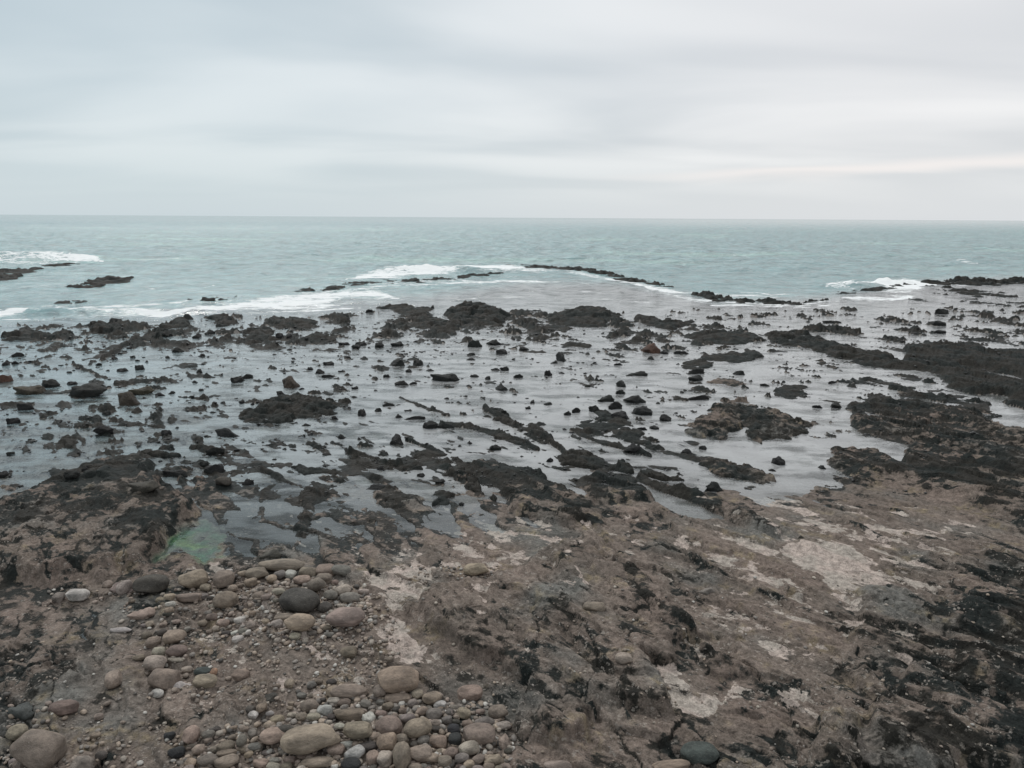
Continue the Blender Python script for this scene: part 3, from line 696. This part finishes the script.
# x, y, w, h, colour, hand-written label or None
COB = [
 (114,681,15,17,'pink','upright pinkish stone alone at the end of a rock ledge, left'), (165,680,29,20,'olive','largest smooth olive stone of the small cluster on the left'),
 (156,664,23,14,'pale','pale oval stone directly above the largest olive stone of the left cluster'), (181,684,21,14,'white','rough whitish stone right of the largest olive stone of the left cluster'),
 (158,694,14,8,'white',None), (192,736,16,17,'tan','round tan stone alone beside the flat pebbly rock, lower left'), (177,753,16,11,'black',None), (170,736,10,8,'black',None),
 (64,709,27,14,'brown','blocky brown stone beside the dark green boulder'), (25,706,27,20,'teal','dark green angular boulder near the left edge'),
 (41,750,46,34,'brown','biggest boulder, brown-grey, in the bottom left corner'), (18,733,20,15,'olive',None), (78,760,40,22,'grey','angular grey slab right of the biggest boulder'),
 (122,586,27,16,'pink','reddish angular stone leaning over a pale shard'), (125,589,10,14,'pale','pale upright shard against the reddish stone'),
 (152,587,34,19,'dark','dark grey boulder at the edge of the green pool'), (194,581,27,18,'tan','tan boulder with a small hole beside the green pool'),
 (224,581,19,17,'brown','dark brown round boulder right of the tan boulder with a hole'), (206,588,12,7,'tan',None), (189,598,24,9,'pink','long pinkish tan stone below the boulder with a hole'),
 (226,601,24,17,'brown','warm brown rounded boulder on the pebble bank'), (78,596,22,11,'white','whitish wedge stone in the dark cleft on the left'), (60,598,12,9,'grey',None), (108,585,10,8,'pink',None),
 (143,612,24,15,'pink','angular pinkish block on the flat rock left of the pebble bank'), (121,630,21,5,'white','thin flat whitish flake on the left rock'), (139,658,12,6,'olive',None), (159,652,12,9,'pale',None),
 (177,652,21,11,'brown','smooth brown oval stone at the top of the left cluster'), (176,660,16,4,'pale',None), (154,643,14,10,'olive',None), (175,638,21,14,'tan','rough tan-brown stone above the left cluster'),
 (203,671,18,9,'teal','dark teal stone in the left cluster'), (214,673,7,8,'orange','small orange stone beside the dark teal one'), (206,682,24,12,'tan','smooth tan oval stone below the dark teal one'), (187,670,11,6,'pale',None),
 (269,553,22,13,'dark','dark blocky stone on top of the pebble bank'), (282,566,46,12,'tan','longest tan stone, lying like a log at the top of the bank'),
 (257,575,23,12,'brown','brown oval stone under the left end of the longest tan stone'), (272,580,10,8,'tan',None), (280,576,12,9,'grey',None), (291,575,12,8,'white','small white stone under the longest tan stone'),
 (308,572,17,11,'brown',None), (326,572,19,12,'brown',None), (341,571,20,11,'grey',None), (324,580,16,10,'brown',None), (303,581,19,9,'tan',None), (317,587,18,13,'brown',None),
 (300,603,39,24,'dark','big dark grey boulder in the middle of the pebble bank'), (343,591,16,11,'pale','pale stone at the right end of the pebble bank'), (331,597,16,9,'grey',None), (350,599,20,10,'grey',None),
 (325,608,15,11,'dark',None), (346,620,38,18,'pink','large pinkish barrel-shaped stone on pale sand'), (300,624,31,16,'tan','tan wedge-shaped stone below the big dark grey boulder'),
 (286,618,22,8,'pink',None), (251,585,12,8,'tan',None), (277,625,12,9,'pale',None), (279,593,14,7,'pale',None),
 (398,681,41,24,'tan','biggest smooth tan stone, at the head of the cobble heap'), (349,692,38,14,'olive','long pointed olive stone left of the biggest tan stone'), (380,692,13,13,'olive',None),
 (398,699,26,10,'olive',None), (418,695,13,9,'tan',None), (432,699,19,12,'tan','tan pitted stone right below the biggest tan stone'), (440,705,13,8,'white',None),
 (350,715,30,12,'brown','brown log-shaped cobble beside a rough white one'), (368,717,16,13,'white','rough white cobble in the heap'), (325,711,15,11,'white','white-speckled dark cobble left of the heap'),
 (358,731,29,15,'tan',None), (389,727,27,20,'brown','squarish brown cobble in the middle of the heap'), (418,731,28,17,'olive','smooth olive egg-shaped cobble in the middle of the heap'),
 (408,719,15,9,'grey',None), (422,712,13,8,'tan',None), (434,715,16,11,'grey',None), (413,704,11,8,'grey',None), (388,707,12,8,'brown',None), (379,675,5,8,'white','tiny white quartz stone left of the biggest tan stone'),
 (389,660,9,5,'brown',None), (349,653,16,11,'brown','dark brown wedge stone above the cobble heap'), (311,741,58,24,'tan','largest flat tan slab in the cobble heap'), (387,743,18,18,'tan',None),
 (368,747,20,9,'dark',None), (355,754,20,13,'white','pale greenish angular cobble right of the flat tan slab'), (351,765,20,10,'black','black cobble cut by the bottom edge below the pale greenish one'),
 (402,758,17,24,'brown','upright elongated brown cobble at the bottom of the heap'), (421,754,23,15,'tan',None), (438,742,18,13,'tan',None), (454,730,14,10,'black','black rounded cobble left of the largest brown oval one'),
 (455,740,13,11,'black',None), (451,753,16,10,'olive',None), (336,750,17,12,'tan',None), (373,759,13,13,'tan',None), (385,760,15,14,'pale',None), (445,762,14,10,'olive',None),
 (479,735,32,20,'olive','largest brown oval cobble at the right of the heap'), (498,713,20,13,'brown','brown cobble set in pale sand at the right of the heap'), (485,722,20,9,'grey',None),
 (470,694,25,14,'tan','tan stone half sunk in rock right of the biggest tan stone'), (505,740,12,17,'pink','upright pinkish rough stone at the right end of the heap'), (493,756,22,20,'tan','rough yellowish stone at the bottom right of the heap'),
 (469,749,20,13,'pale',None), (478,760,14,9,'olive',None), (503,726,16,7,'pale',None), (558,766,28,9,'pink','pinkish stone cut by the bottom edge, right of the heap'), (447,720,10,8,'grey',None), (464,714,15,10,'tan',None),
 (275,737,29,14,'tan','tan humped cobble left of the flat tan slab'), (270,727,13,8,'tan',None), (226,747,17,10,'brown',None), (227,754,20,7,'brown',None), (227,762,24,11,'olive',None), (208,760,20,11,'grey',None),
 (269,695,19,12,'dark','dark pyramid-shaped stone above the left part of the heap'), (262,709,10,10,'brown',None), (241,676,17,10,'olive',None), (310,706,18,13,'pink',None), (253,734,9,9,'grey',None), (313,718,15,8,'pale',None),
 (290,684,10,8,'tan',None), (333,693,14,10,'tan',None), (334,702,13,7,'pale',None), (318,763,32,10,'tan','long flat tan cobble along the bottom edge below the slab'), (307,757,22,6,'olive',None), (286,730,18,10,'dark',None),
 (261,764,16,9,'tan',None), (255,748,14,8,'grey',None), (242,742,10,12,'grey',None),
 (476,571,25,12,'tan','tan oblong stone alone on the shelf above the brown slab'), (430,590,11,6,'pale','small pale stone alone on the smooth grey rock'), (594,607,22,9,'olive','flat olive stone lying on the brown rock in the middle'),
 (624,660,18,11,'pale','pale round flat stone on the brown rock right of centre'), (699,755,37,20,'teal','dark blue-grey boulder near the bottom, right of centre'), (671,766,38,9,'tan','tan stone cut by the bottom edge beside the blue-grey boulder'),
 (707,590,18,9,'grey','grey-green plate of stone on the pinkish rock'), (145,485,27,15,'dark','dark olive block on the brown rocks of the left shore'), (224,482,15,9,'dark','dark rounded block at the left end of the shallow rocks'),
 (330,748,14,9,'grey',None),(402,741,14,9,'olive',None),(424,741,13,8,'grey',None),(462,757,14,9,'grey',None),(432,759,14,9,'tan',None),(408,731,9,8,'grey',None),(468,724,12,8,'olive',None),(344,703,14,8,'brown',None),(366,704,12,7,'grey',None),
]
WATERY = {(25,706),(122,586),(143,612),(269,553),(78,760),(145,485),(181,684),(368,717),(493,756),(707,590),(269,695),(505,740)}
taken = []
cob = []   # (obj, px, py, w, h, colour, label)
for i, (x, y, w, h_, cn, lab) in enumerate(COB):
    ang = (x, y) in WATERY
    m = ang_mesh[rnd.randrange(16)] if ang and cn != 'x' else cob_mesh[rnd.randrange(16)]
    tilt = 0
    o, _ = place_stone('boulder' if w > 23 else 'cobble', m, x, y, w, h_, jit(CC[cn], rnd, .06), rnd, tilt, sink=.4 if ang else .1)
    if ang: o.material_slots[0].link = 'OBJECT'; o.material_slots[0].material = MC
    taken.append((x, y, max(w, h_ * 1.2) * .5)); cob.append([o, x, y, w, h_, cn, lab])

FILL = [  # polygon, number, smallest, largest, place words
 ([(300,700),(350,684),(400,692),(450,705),(500,716),(512,740),(505,775),(300,775)], 62, 8, 15, 'in the dense cobble heap at the bottom'),
 ([(180,735),(240,725),(300,715),(320,775),(180,775)], 28, 8, 14, 'at the left end of the cobble heap'),
 ([(225,570),(300,575),(365,590),(360,612),(330,640),(225,640),(210,600)], 34, 6, 12, 'on the pebble bank by the green pool'),
 ([(130,590),(225,590),(235,625),(150,650),(130,620)], 20, 6, 11, 'on the rock between pebble bank and left cluster'),
 ([(250,680),(345,680),(345,715),(250,725)], 12, 6, 11, 'on the grey rock above the heap'),
 ([(0,700),(110,715),(120,775),(0,775)], 4, 8, 14, 'round the biggest boulder, bottom left'),
]
fc_ = ['tan'] * 4 + ['olive'] * 4 + ['grey'] * 5 + ['pale'] * 3 + ['brown'] * 3 + ['pink'] * 2 + ['dark'] * 2 + ['white']
def inpoly(x, y, pts): return poly_sdf(np.array([float(x)]), np.array([float(y)]), pts)[0] > 0
for pts, nmb, s0, s1, words in FILL:
    xs = [p[0] for p in pts]; yy = [p[1] for p in pts]; done = 0; tries = 0
    while done < nmb and tries < 4000:
        tries += 1; x = rnd.uniform(min(xs), max(xs)); y = rnd.uniform(min(yy), max(yy))
        if not inpoly(x, y, pts): continue
        w = rnd.uniform(s0, s1) * (1 if tries < 1500 else .75); h_ = w * rnd.uniform(.5, .75); r = w * .42
        if any((x - a_) ** 2 + ((y - b_) * 1.4) ** 2 < (r + c_) ** 2 * .88 for a_, b_, c_ in taken): continue
        cn = rnd.choice(fc_)
        o, _ = place_stone('cobble', rnd.choice(cob_mesh), x, y, w, h_, jit(CC[cn], rnd, .12), rnd)
        taken.append((x, y, r)); done += 1
        cob.append([o, x, y, w, h_, cn, f'small {CN[cn]} cobble {words}'])
# labels of the unlabelled traced stones: from the nearest described landmark stone
LM = [(c_[1], c_[2], w_) for c_ in cob for (xy, w_) in [
  ((165,680),'largest olive stone of the left cluster'), ((41,750),'biggest boulder, bottom left'), ((194,581),'tan boulder with a hole'), ((282,566),'longest tan stone'),
  ((300,603),'big dark grey boulder'), ((346,620),'pinkish barrel-shaped stone'), ((398,681),'biggest smooth tan stone'), ((311,741),'largest flat tan slab'), ((389,727),'squarish brown cobble'),
  ((418,731),'olive egg-shaped cobble'), ((479,735),'largest brown oval cobble'), ((402,758),'upright elongated brown cobble'), ((269,695),'dark pyramid-shaped stone'), ((275,737),'tan humped cobble'), ((343,591),'pale stone ending the pebble bank'),
  ((192,736),'round tan stone, lower left'), ((122,586),'reddish leaning stone')] if (c_[1], c_[2]) == xy]
def dirw(dx, dy):
    a = math.degrees(math.atan2(-dy * 1.3, dx)) % 360
    return ['right of', 'above and right of', 'above', 'above and left of', 'left of', 'below and left of', 'below', 'below and right of'][int((a + 22.5) // 45) % 8]
seen = {}
for c_ in cob:
    if c_[6] is None:
        L = min(LM, key=lambda l: (l[0] - c_[1]) ** 2 + ((l[1] - c_[2]) * 1.3) ** 2)
        sh = 'flat' if c_[4] < .45 * c_[3] else ('oval' if c_[4] < .72 * c_[3] else 'round')
        key = (CN[c_[5]], sh, dirw(c_[1] - L[0], c_[2] - L[1]), L[2]); seen.setdefault(key, []).append((math.hypot(c_[1] - L[0], c_[2] - L[1]), c_))
for key, lst in seen.items():
    lst.sort(key=lambda t: t[0])
    for i, (_, c_) in enumerate(lst):
        rank = '' if len(lst) == 1 else ['nearer ', 'farther ', 'farthest '][min(i, 2)] if len(lst) < 4 else f'{["nearest", "second", "third", "fourth"][min(i,3)]} '
        c_[6] = f'{rank}{key[0]} {key[1]} stone {key[2]} the {key[3]}'
for c_ in cob:
    tag(c_[0], c_[6], 'boulder' if c_[0].name.startswith('boulder') else 'stone', 'cobbles and boulders on the rock shelf')

# ------------------------------------------------------------------ dark rocks standing in the pools
DR = [(5,378,14,12),(31,389,24,15),(50,384,16,10),(87,390,33,14),(26,407,15,9),(14,421,12,8),(6,363,7,8),(16,363,5,5),(19,355,9,6),(129,399,26,17),(142,391,20,9),(160,394,9,7),(171,392,7,7),
(122,370,9,6),(140,368,8,7),(115,358,6,5),(133,357,4,4),(72,383,9,6),(238,379,10,11),(248,376,10,8),(200,371,6,6),(202,355,5,5),(178,350,11,7),(168,357,5,5),(242,401,5,6),(253,404,4,4),(201,390,4,4),(108,413,10,6),(195,382,6,4),
(291,382,17,17),(281,393,10,7),(329,363,11,7),(395,362,20,12),(418,363,9,8),(409,371,6,5),(387,375,7,7),(402,383,14,7),(413,383,7,5),(445,377,24,12),(355,388,6,4),(389,404,10,7),(377,410,9,6),(398,416,9,5),(408,410,7,4),(447,398,6,4),
(361,343,12,6),(397,344,11,8),(379,345,9,7),(475,344,13,9),(494,342,11,10),(502,351,12,8),(470,354,11,6),(471,359,9,4),(496,369,9,5),(505,369,8,6),(487,378,7,6),(501,387,13,10),(474,376,9,4),(430,370,10,4),(356,347,9,4),(344,344,10,4),
(320,371,8,8),(341,371,6,4),(328,376,11,5),(310,369,6,4),(306,425,8,4),(335,418,7,5),(362,413,7,9),(430,425,15,10),(447,424,15,9),(415,418,18,5),(651,348,17,15),(664,352,8,6),(651,358,6,4),(681,352,15,6),(561,357,9,11),(554,362,7,5),(549,373,8,8),
(523,349,9,6),(518,376,10,5),(587,386,6,4),(585,373,4,3),(616,360,7,3),(618,364,9,4),(621,384,9,9),(620,392,9,6),(635,399,19,11),(642,411,19,11),(665,416,11,13),(594,409,9,8),(576,410,8,8),(567,413,8,6),(548,403,8,6),(532,401,4,7),(528,408,5,4),
(654,427,9,7),(642,428,10,6),(626,428,10,6),(605,398,15,9),(615,405,13,12),(620,414,14,13),(695,371,18,9),(695,378,14,8),(737,373,14,6),(635,373,22,8),(765,385,8,5),(682,392,4,3),(698,398,22,6),
(833,322,17,4),(942,312,13,7),(938,324,15,6),(939,332,14,5),(832,382,8,4),(817,406,9,6),(835,405,12,8),(11,452,8,6),(4,474,10,7),(86,466,9,7),(72,474,13,8),(104,433,17,7),(166,432,9,6),(227,433,22,11),(216,451,15,7),(204,463,8,6),(215,468,18,13),(248,482,10,7),
(237,450,5,3),(175,472,25,8),(397,439,14,14),(343,437,9,6),(285,449,5,3),(327,454,8,4),(347,449,6,5),(360,439,4,4),(421,475,7,6),(440,481,10,6),(381,468,8,4),(376,486,20,9),(495,448,12,7),(461,504,6,4),(550,460,7,6),(534,471,6,5),
(633,450,18,9),(687,451,12,8),(703,448,7,5),(714,487,18,11),(778,461,13,10),(822,467,6,6),(772,470,8,4),(427,316,7,6),(370,311,8,5),(433,307,4,5),(168,334,9,9),(197,335,9,9),(210,332,8,8),(280,337,8,8),(290,336,6,7),(114,321,12,9)]
AN = [(87,390,'flat rock of the left pool'), (31,389,'square far left rock'), (129,399,'angular rock of the left pool'), (291,382,'upright brown rock left of centre'), (295,410,'long flat left outcrop'),
 (395,362,'pair of joined rocks in the middle pool'), (445,377,'wide rough middle rock'), (494,342,'pair of rocks by the seaward edge'), (516,424,'longest ledge'), (651,348,'red-topped rock'), (565,345,'flat rock of the upper middle pool'),
 (621,412,'chain of black rocks'), (695,373,'stacked rock of the right pool'), (737,420,'two-lobed outcrop'), (740,470,'oval brown outcrop'), (942,318,'flat wet shelf on the right'), (215,468,'left shore rocks'), (397,439,'knob rock in the shallows'),
 (480,480,'brown slab'), (160,330,'left waterline'), (475,315,'highest seaward outcrop'), (800,365,'long dark ridge'), (30,450,'rippled far left shallows'), (230,435,'rippled left shallows'), (560,380,'open middle of the pool'), (200,375,'left row of rocks'), (817,406,'big right reef'),(300,355,'dark cluster left of centre')]
SPEC = {(87,390):'large flat black rock with weed in the left pool', (31,389):'square black block at the far left of the pool', (129,399):'large angular brown-black rock in the left pool', (5,378):'rust-brown rock cut by the left edge of the photo', (291,382):'upright brown rock beyond the long flat outcrop',
 (395,362):'largest of the joined black rocks in the middle pool', (445,377):'wide rough black rock right of the joined rocks', (651,348):'dark rock with a reddish top in the right half of the pool', (695,371):'flat capstone of the stacked rock in the right pool', (695,378):'dark rock carrying the flat capstone in the right pool',
 (397,439):'black knob rock alone in the shallows below the middle pool', (665,416):'pointed black rock, rightmost below the chain of rocks', (642,411):'wide pyramid-shaped black rock right of the chain of rocks', (501,387):'round black rock above the start of the longest ledge', (714,487):'black rock in the pool beside the oval brown outcrop', (561,357):'tall black rock with a smaller one at its foot'}
drk = []
dtaken = []
for (x, y, w, h_) in DR:
    cn = (.025, .026, .025)
    if (x, y) in ((291,382),(129,399),(31,389),(142,391)): cn = (.075, .062, .048)
    if (x, y) in ((651,348),(5,378)): cn = (.11, .06, .045)
    o, _ = place_stone('reef_rock', ang_mesh[rnd.randrange(16)], x, y, w * 1.08, h_ * 1.1, jit(cn, rnd, .2), rnd, rnd.uniform(-.15, .15), sink=.28)
    drk.append((o, x, y, w, h_)); dtaken.append((x, y, w * .5))
nf = 300 - len(drk); filler = []
ZN = [(0, 340, 260, 372, 30), (0, 372, 260, 430, 16), (260, 335, 420, 400, 28), (400, 330, 560, 400, 18), (420, 395, 700, 470, 28), (560, 340, 760, 400, 18), (0, 430, 300, 480, 10), (300, 420, 460, 500, 14), (100, 325, 380, 345, 30)]
for (x0, y0, x1, y1, nmb) in ZN:
    for q in range(nmb * 30):
        if nmb <= 0 or len(filler) >= nf: break
        x = rnd.uniform(x0, x1); y = rnd.uniform(y0, y1); w = rnd.choice([2.6, 3, 3.4, 4, 4.8, 6])
        if any((x - a_) ** 2 + (y - b_) ** 2 < (w * .6 + c_) ** 2 for a_, b_, c_ in dtaken): continue
        if perlin(np.array([x / 38.]), np.array([y / 22.]), 9)[0] < .12: continue
        o, _ = place_stone('reef_rock', ang_mesh[rnd.randrange(16)], x, y, w, w * rnd.uniform(.4, .75), jit((.024, .025, .024), rnd, .2), rnd, 0, sink=.3)
        filler.append((o, x, y, w)); dtaken.append((x, y, w * .5)); nmb -= 1
kk = {}
for t in drk:
    o, x, y, w, h_ = t
    if (x, y) in SPEC: tag(o, SPEC[(x, y)], 'rock', 'dark rocks standing in the shallow pools'); continue
    L = min(AN, key=lambda l: (l[0] - x) ** 2 + ((l[1] - y) * 1.6) ** 2)
    kk.setdefault((dirw(x - L[0], (y - L[1])), L[2]), []).append((w * h_, t))
ORD = ['largest', 'second largest', 'third largest', 'fourth largest', 'fifth largest', 'sixth largest', 'seventh largest', 'eighth largest']
for (dw, ln), lst in kk.items():
    lst.sort(key=lambda t: -t[0])
    for i, (_, t) in enumerate(lst):
        sh = 'squat' if t[4] < .6 * t[3] else 'stubby'
        lab = f'{sh} black rock {dw} the {ln}' if len(lst) == 1 else f'{ORD[min(i, 7)]} black rock {dw} the {ln}'
        if len(lab.split()) > 16: lab = lab.replace('above and ', 'upper ').replace('below and ', 'lower ')
        tag(t[0], lab, 'rock', 'dark rocks standing in the shallow pools')
for o, x, y, w in filler:
    L = min(AN, key=lambda l: (l[0] - x) ** 2 + ((l[1] - y) * 1.6) ** 2)
    tag(o, f'tiny black rock scattered around the {L[2]}', 'rock', 'dark rocks standing in the shallow pools')

# ------------------------------------------------------------------ uncountable small stones: two merged meshes
def scatter(name, px, py, size, colr, mat, seed, angular, sub=2, flat=.6, sink=.1):
    rs = np.random.RandomState(seed); V0, F0 = ico(sub); n = len(px)
    protos = [shape_stone(V0, seed + i, angular) for i in range(8)]
    z = np.zeros(n)
    for _ in range(4):
        X, Y, d = to_world(px, py, z); z = np.maximum(ground_h(X, Y), -.03)
    s = size * d / F
    vs = []; fs = []; cs = []
    for i in range(8):
        idx = np.arange(i, n, 8); m = len(idx)
        if not m: continue
        P = protos[i]; a = rs.rand(m) * 6.283; sx_, sy_, sz_ = s[idx] * rs.uniform(.85, 1.25, m), s[idx] * rs.uniform(.6, 1, m), s[idx] * rs.uniform(flat * .7, flat * 1.2, m)
        x = P[None, :, 0] * sx_[:, None]; y = P[None, :, 1] * sy_[:, None]; zz = P[None, :, 2] * sz_[:, None]
        ca, sa = np.cos(a)[:, None], np.sin(a)[:, None]
        vx = x * ca - y * sa + X[idx][:, None]; vy = x * sa + y * ca + Y[idx][:, None]; vz = zz + (z[idx] + sz_ * (.5 - sink))[:, None]
        base = sum(len(q) for q in vs)
        vs.append(np.stack([vx, vy, vz], -1).reshape(-1, 3)); fs.append((F0[None] + (np.arange(m) * len(P))[:, None, None] + base).reshape(-1, 3))
        cs.append(np.repeat(colr[idx], len(P), 0))
    return mesh_np(name, np.concatenate(vs), np.concatenate(fs), mat, np.concatenate(cs))

rs = np.random.RandomState(3)
REG = [([(295,700),(350,684),(400,692),(455,700),(505,712),(515,740),(510,800),(295,800)], 1500, 2.5, 8),
 ([(170,740),(240,725),(300,715),(320,800),(160,800)], 700, 2.5, 7.5), ([(205,575),(300,575),(365,590),(385,612),(375,640),(300,650),(225,642),(205,600)], 1100, 2, 6.5),
 ([(125,588),(225,585),(240,630),(190,665),(150,655),(120,620)], 260, 1.8, 5.5), ([(240,650),(400,640),(400,690),(300,715),(235,700)], 260, 1.8, 5.5), ([(-20,690),(110,700),(160,800),(-20,800)], 200, 2.5, 7),
 ([(400,566),(500,566),(500,584),(400,584)], 150, 1.5, 4), ([(40,585),(130,580),(130,600),(40,610)], 40, 2, 5), ([(-20,640),(330,640),(330,740),(-20,740)], 160, 1.5, 4.5), ([(330,590),(400,600),(395,690),(330,680)], 260, 1.5, 5), ([(400,590),(1024,560),(1024,800),(520,800)], 500, 1.5, 4), ([(140,660),(230,655),(230,700),(150,700)], 120, 2, 6)]
PX, PY, SZ = [], [], []
for pts, nmb, s0, s1 in REG:
    P = np.array(pts); x = rs.uniform(P[:, 0].min(), P[:, 0].max(), nmb * 4); y = rs.uniform(P[:, 1].min(), P[:, 1].max(), nmb * 4)
    q = poly_sdf(x, y, pts); nn_ = perlin(x / 16, y / 9, 33)
    ok = (q + nn_ * 14 > 0) & ((nn_ > -.28) | (rs.rand(len(x)) < .25)); x, y = x[ok][:nmb], y[ok][:nmb]
    PX.append(x); PY.append(y); SZ.append(s0 + (s1 - s0) * rs.rand(len(x)) ** 1.8)
PX, PY, SZ = map(np.concatenate, (PX, PY, SZ))
pal = np.array([CC[c_] for c_ in ['tan', 'olive', 'grey', 'pale', 'pale', 'brown', 'pink', 'grey', 'dark', 'white', 'olive', 'tan']])
pc = pal[rs.randint(0, len(pal), len(PX))] * rs.uniform(.75, 1.2, (len(PX), 1))
pb = scatter('pebbles', PX, PY, SZ, pc, MPB, 700, False)
tag(pb, 'small mixed grey and tan pebbles filling the gaps between the cobbles', 'pebbles', kind='stuff')
x = rs.uniform(-40, 1060, 19000); y = 300 + 195 * rs.rand(19000) ** 1.05
dens = perlin(x / 45, y / 18, 91) + .5 * perlin(x / 14, y / 7, 92) + np.interp(y, [300, 318, 332, 350, 380, 470, 495], [-.6, .25, .32, .12, -.02, .0, -.3]) + np.where((x > 620) & (y < 330), -.6, 0) + np.where((x > 620), -.12, 0)
dens += np.where((x < 420) & (y < 326 - x * .06), -2, 0)
ok = dens > .04; x, y = x[ok], y[ok]; hz_ = to_world(x, y); hh_ = ground_h(hz_[0], hz_[1]); ok = (hh_ < .12) & (hh_ > -.14); x, y = x[ok], y[ok]
sz = 1.1 + 2.8 * rs.rand(len(x)) ** 2.6
rb = scatter('rock_rubble', x, y, sz, np.tile([[.024, .025, .024]], (len(x), 1)) * rs.uniform(.6, 1.4, (len(x), 1)), MRB, 800, True, 1, .5, .2)
tag(rb, 'countless tiny black rock fragments strewn through the shallow tidal pools', 'rubble', kind='stuff')

# ------------------------------------------------------------------ sky and light
w = bpy.data.worlds.new('World'); sc.world = w; w.use_nodes = True; t = w.node_tree; t.nodes.clear()
def N(typ, **kw):
    n = t.nodes.new(typ)
    for k_, v_ in kw.items(): setattr(n, k_, v_)
    return n
L = t.links.new
SE, SR = R(48), R(-25)
sky = N('ShaderNodeTexSky', sky_type='NISHITA', sun_disc=False, sun_elevation=SE, sun_rotation=SR)
tc = N('ShaderNodeTexCoord'); sep = N('ShaderNodeSeparateXYZ'); L(tc.outputs['Generated'], sep.inputs[0])
def Mt(op, a_, b_=0., c_=None, clamp=False):
    n = N('ShaderNodeMath', operation=op, use_clamp=clamp)
    for i, q in enumerate([a_, b_] + ([c_] if c_ is not None else [])):
        if hasattr(q, 'is_output'): L(q, n.inputs[i])
        else: n.inputs[i].default_value = q
    return n.outputs[0]
def MR(f, a_, b_, lo=0., hi=1.):
    n = N('ShaderNodeMapRange', interpolation_type='SMOOTHSTEP'); L(f, n.inputs[0]); n.inputs[1].default_value = a_; n.inputs[2].default_value = b_; n.inputs[3].default_value = lo; n.inputs[4].default_value = hi; return n.outputs[0]
def MX(f, a_, b_):
    n = N('ShaderNodeMix', data_type='RGBA')
    for i, q in ((0, f), (6, a_), (7, b_)):
        if hasattr(q, 'is_output'): L(q, n.inputs[i])
        else: n.inputs[i].default_value = q
    return n.outputs[2]
el = sep.outputs[2]
inv = Mt('DIVIDE', 1.0, Mt('ADD', Mt('MAXIMUM', el, 0.0), .12))     # cloud deck seen in perspective
cb = N('ShaderNodeCombineXYZ'); L(Mt('MULTIPLY', sep.outputs[0], inv), cb.inputs[0]); L(Mt('MULTIPLY', sep.outputs[1], inv), cb.inputs[1])
mp = N('ShaderNodeMapping'); mp.inputs['Rotation'].default_value = (0, 0, R(12)); mp.inputs['Scale'].default_value = (.5, .85, 1); L(cb.outputs[0], mp.inputs[0])
no = N('ShaderNodeTexNoise'); no.inputs['Scale'].default_value = .9; no.inputs['Detail'].default_value = 4; no.inputs['Roughness'].default_value = .38; no.inputs['Distortion'].default_value = .4; L(mp.outputs[0], no.inputs['Vector'])
cl = MR(no.outputs[0], .34, .66)
SF = 10.0
def C(r, g, b): return (r * SF, g * SF, b * SF, 1)
lr = MR(sep.outputs[0], -.5, .5)
thin = MX(lr, C(.48, .565, .61), C(.63, .645, .665)); thick = MX(lr, C(.66, .72, .745), C(.84, .835, .835))
cc = MX(cl, thin, thick)
hz = MR(el, .0, .10, 1, 0); cc = MX(hz, cc, MX(lr, C(.53, .62, .67), C(.67, .695, .72)))
# one brighter break low on the right
x_ = sep.outputs[0]
cent = Mt('MULTIPLY_ADD', x_, .022, .050); dd = Mt('ABSOLUTE', Mt('SUBTRACT', Mt('ADD', el, Mt('MULTIPLY_ADD', no.outputs[0], .05, -.025)), cent))
band = Mt('MULTIPLY', MR(dd, .0, .013, 1, 0), MR(x_, .05, .40)); cc = MX(Mt('MULTIPLY', band, .75), cc, C(.88, .83, .81))
upb = MR(el, .35, .9, 0, 1); cc = MX(upb, cc, C(.72, .75, .77))
ns = N('ShaderNodeMix', data_type='RGBA'); ns.inputs[0].default_value = .93; L(sky.outputs[0], ns.inputs[6]); L(cc, ns.inputs[7])
bg = N('ShaderNodeBackground'); bg.inputs[1].default_value = .1; L(ns.outputs[2], bg.inputs[0]); ow = N('ShaderNodeOutputWorld'); L(bg.outputs[0], ow.inputs[0])
sl = bpy.data.lights.new('sun', 'SUN'); sl.energy = 1.4; sl.angle = R(14); sl.color = (1, .97, .93)
so = bpy.data.objects.new('sun', sl); col.objects.link(so)
d = Vector((math.sin(SR) * math.cos(SE), math.cos(SR) * math.cos(SE), math.sin(SE))); so.rotation_euler = d.to_track_quat('Z', 'Y').to_euler()
sc.view_settings.view_transform = 'Standard'; sc.view_settings.look = 'None'; sc.view_settings.exposure = 0.12; sc.view_settings.gamma = 1
sc.render.engine = 'CYCLES'; sc.cycles.max_bounces = 6; sc.cycles.transparent_max_bounces = 8
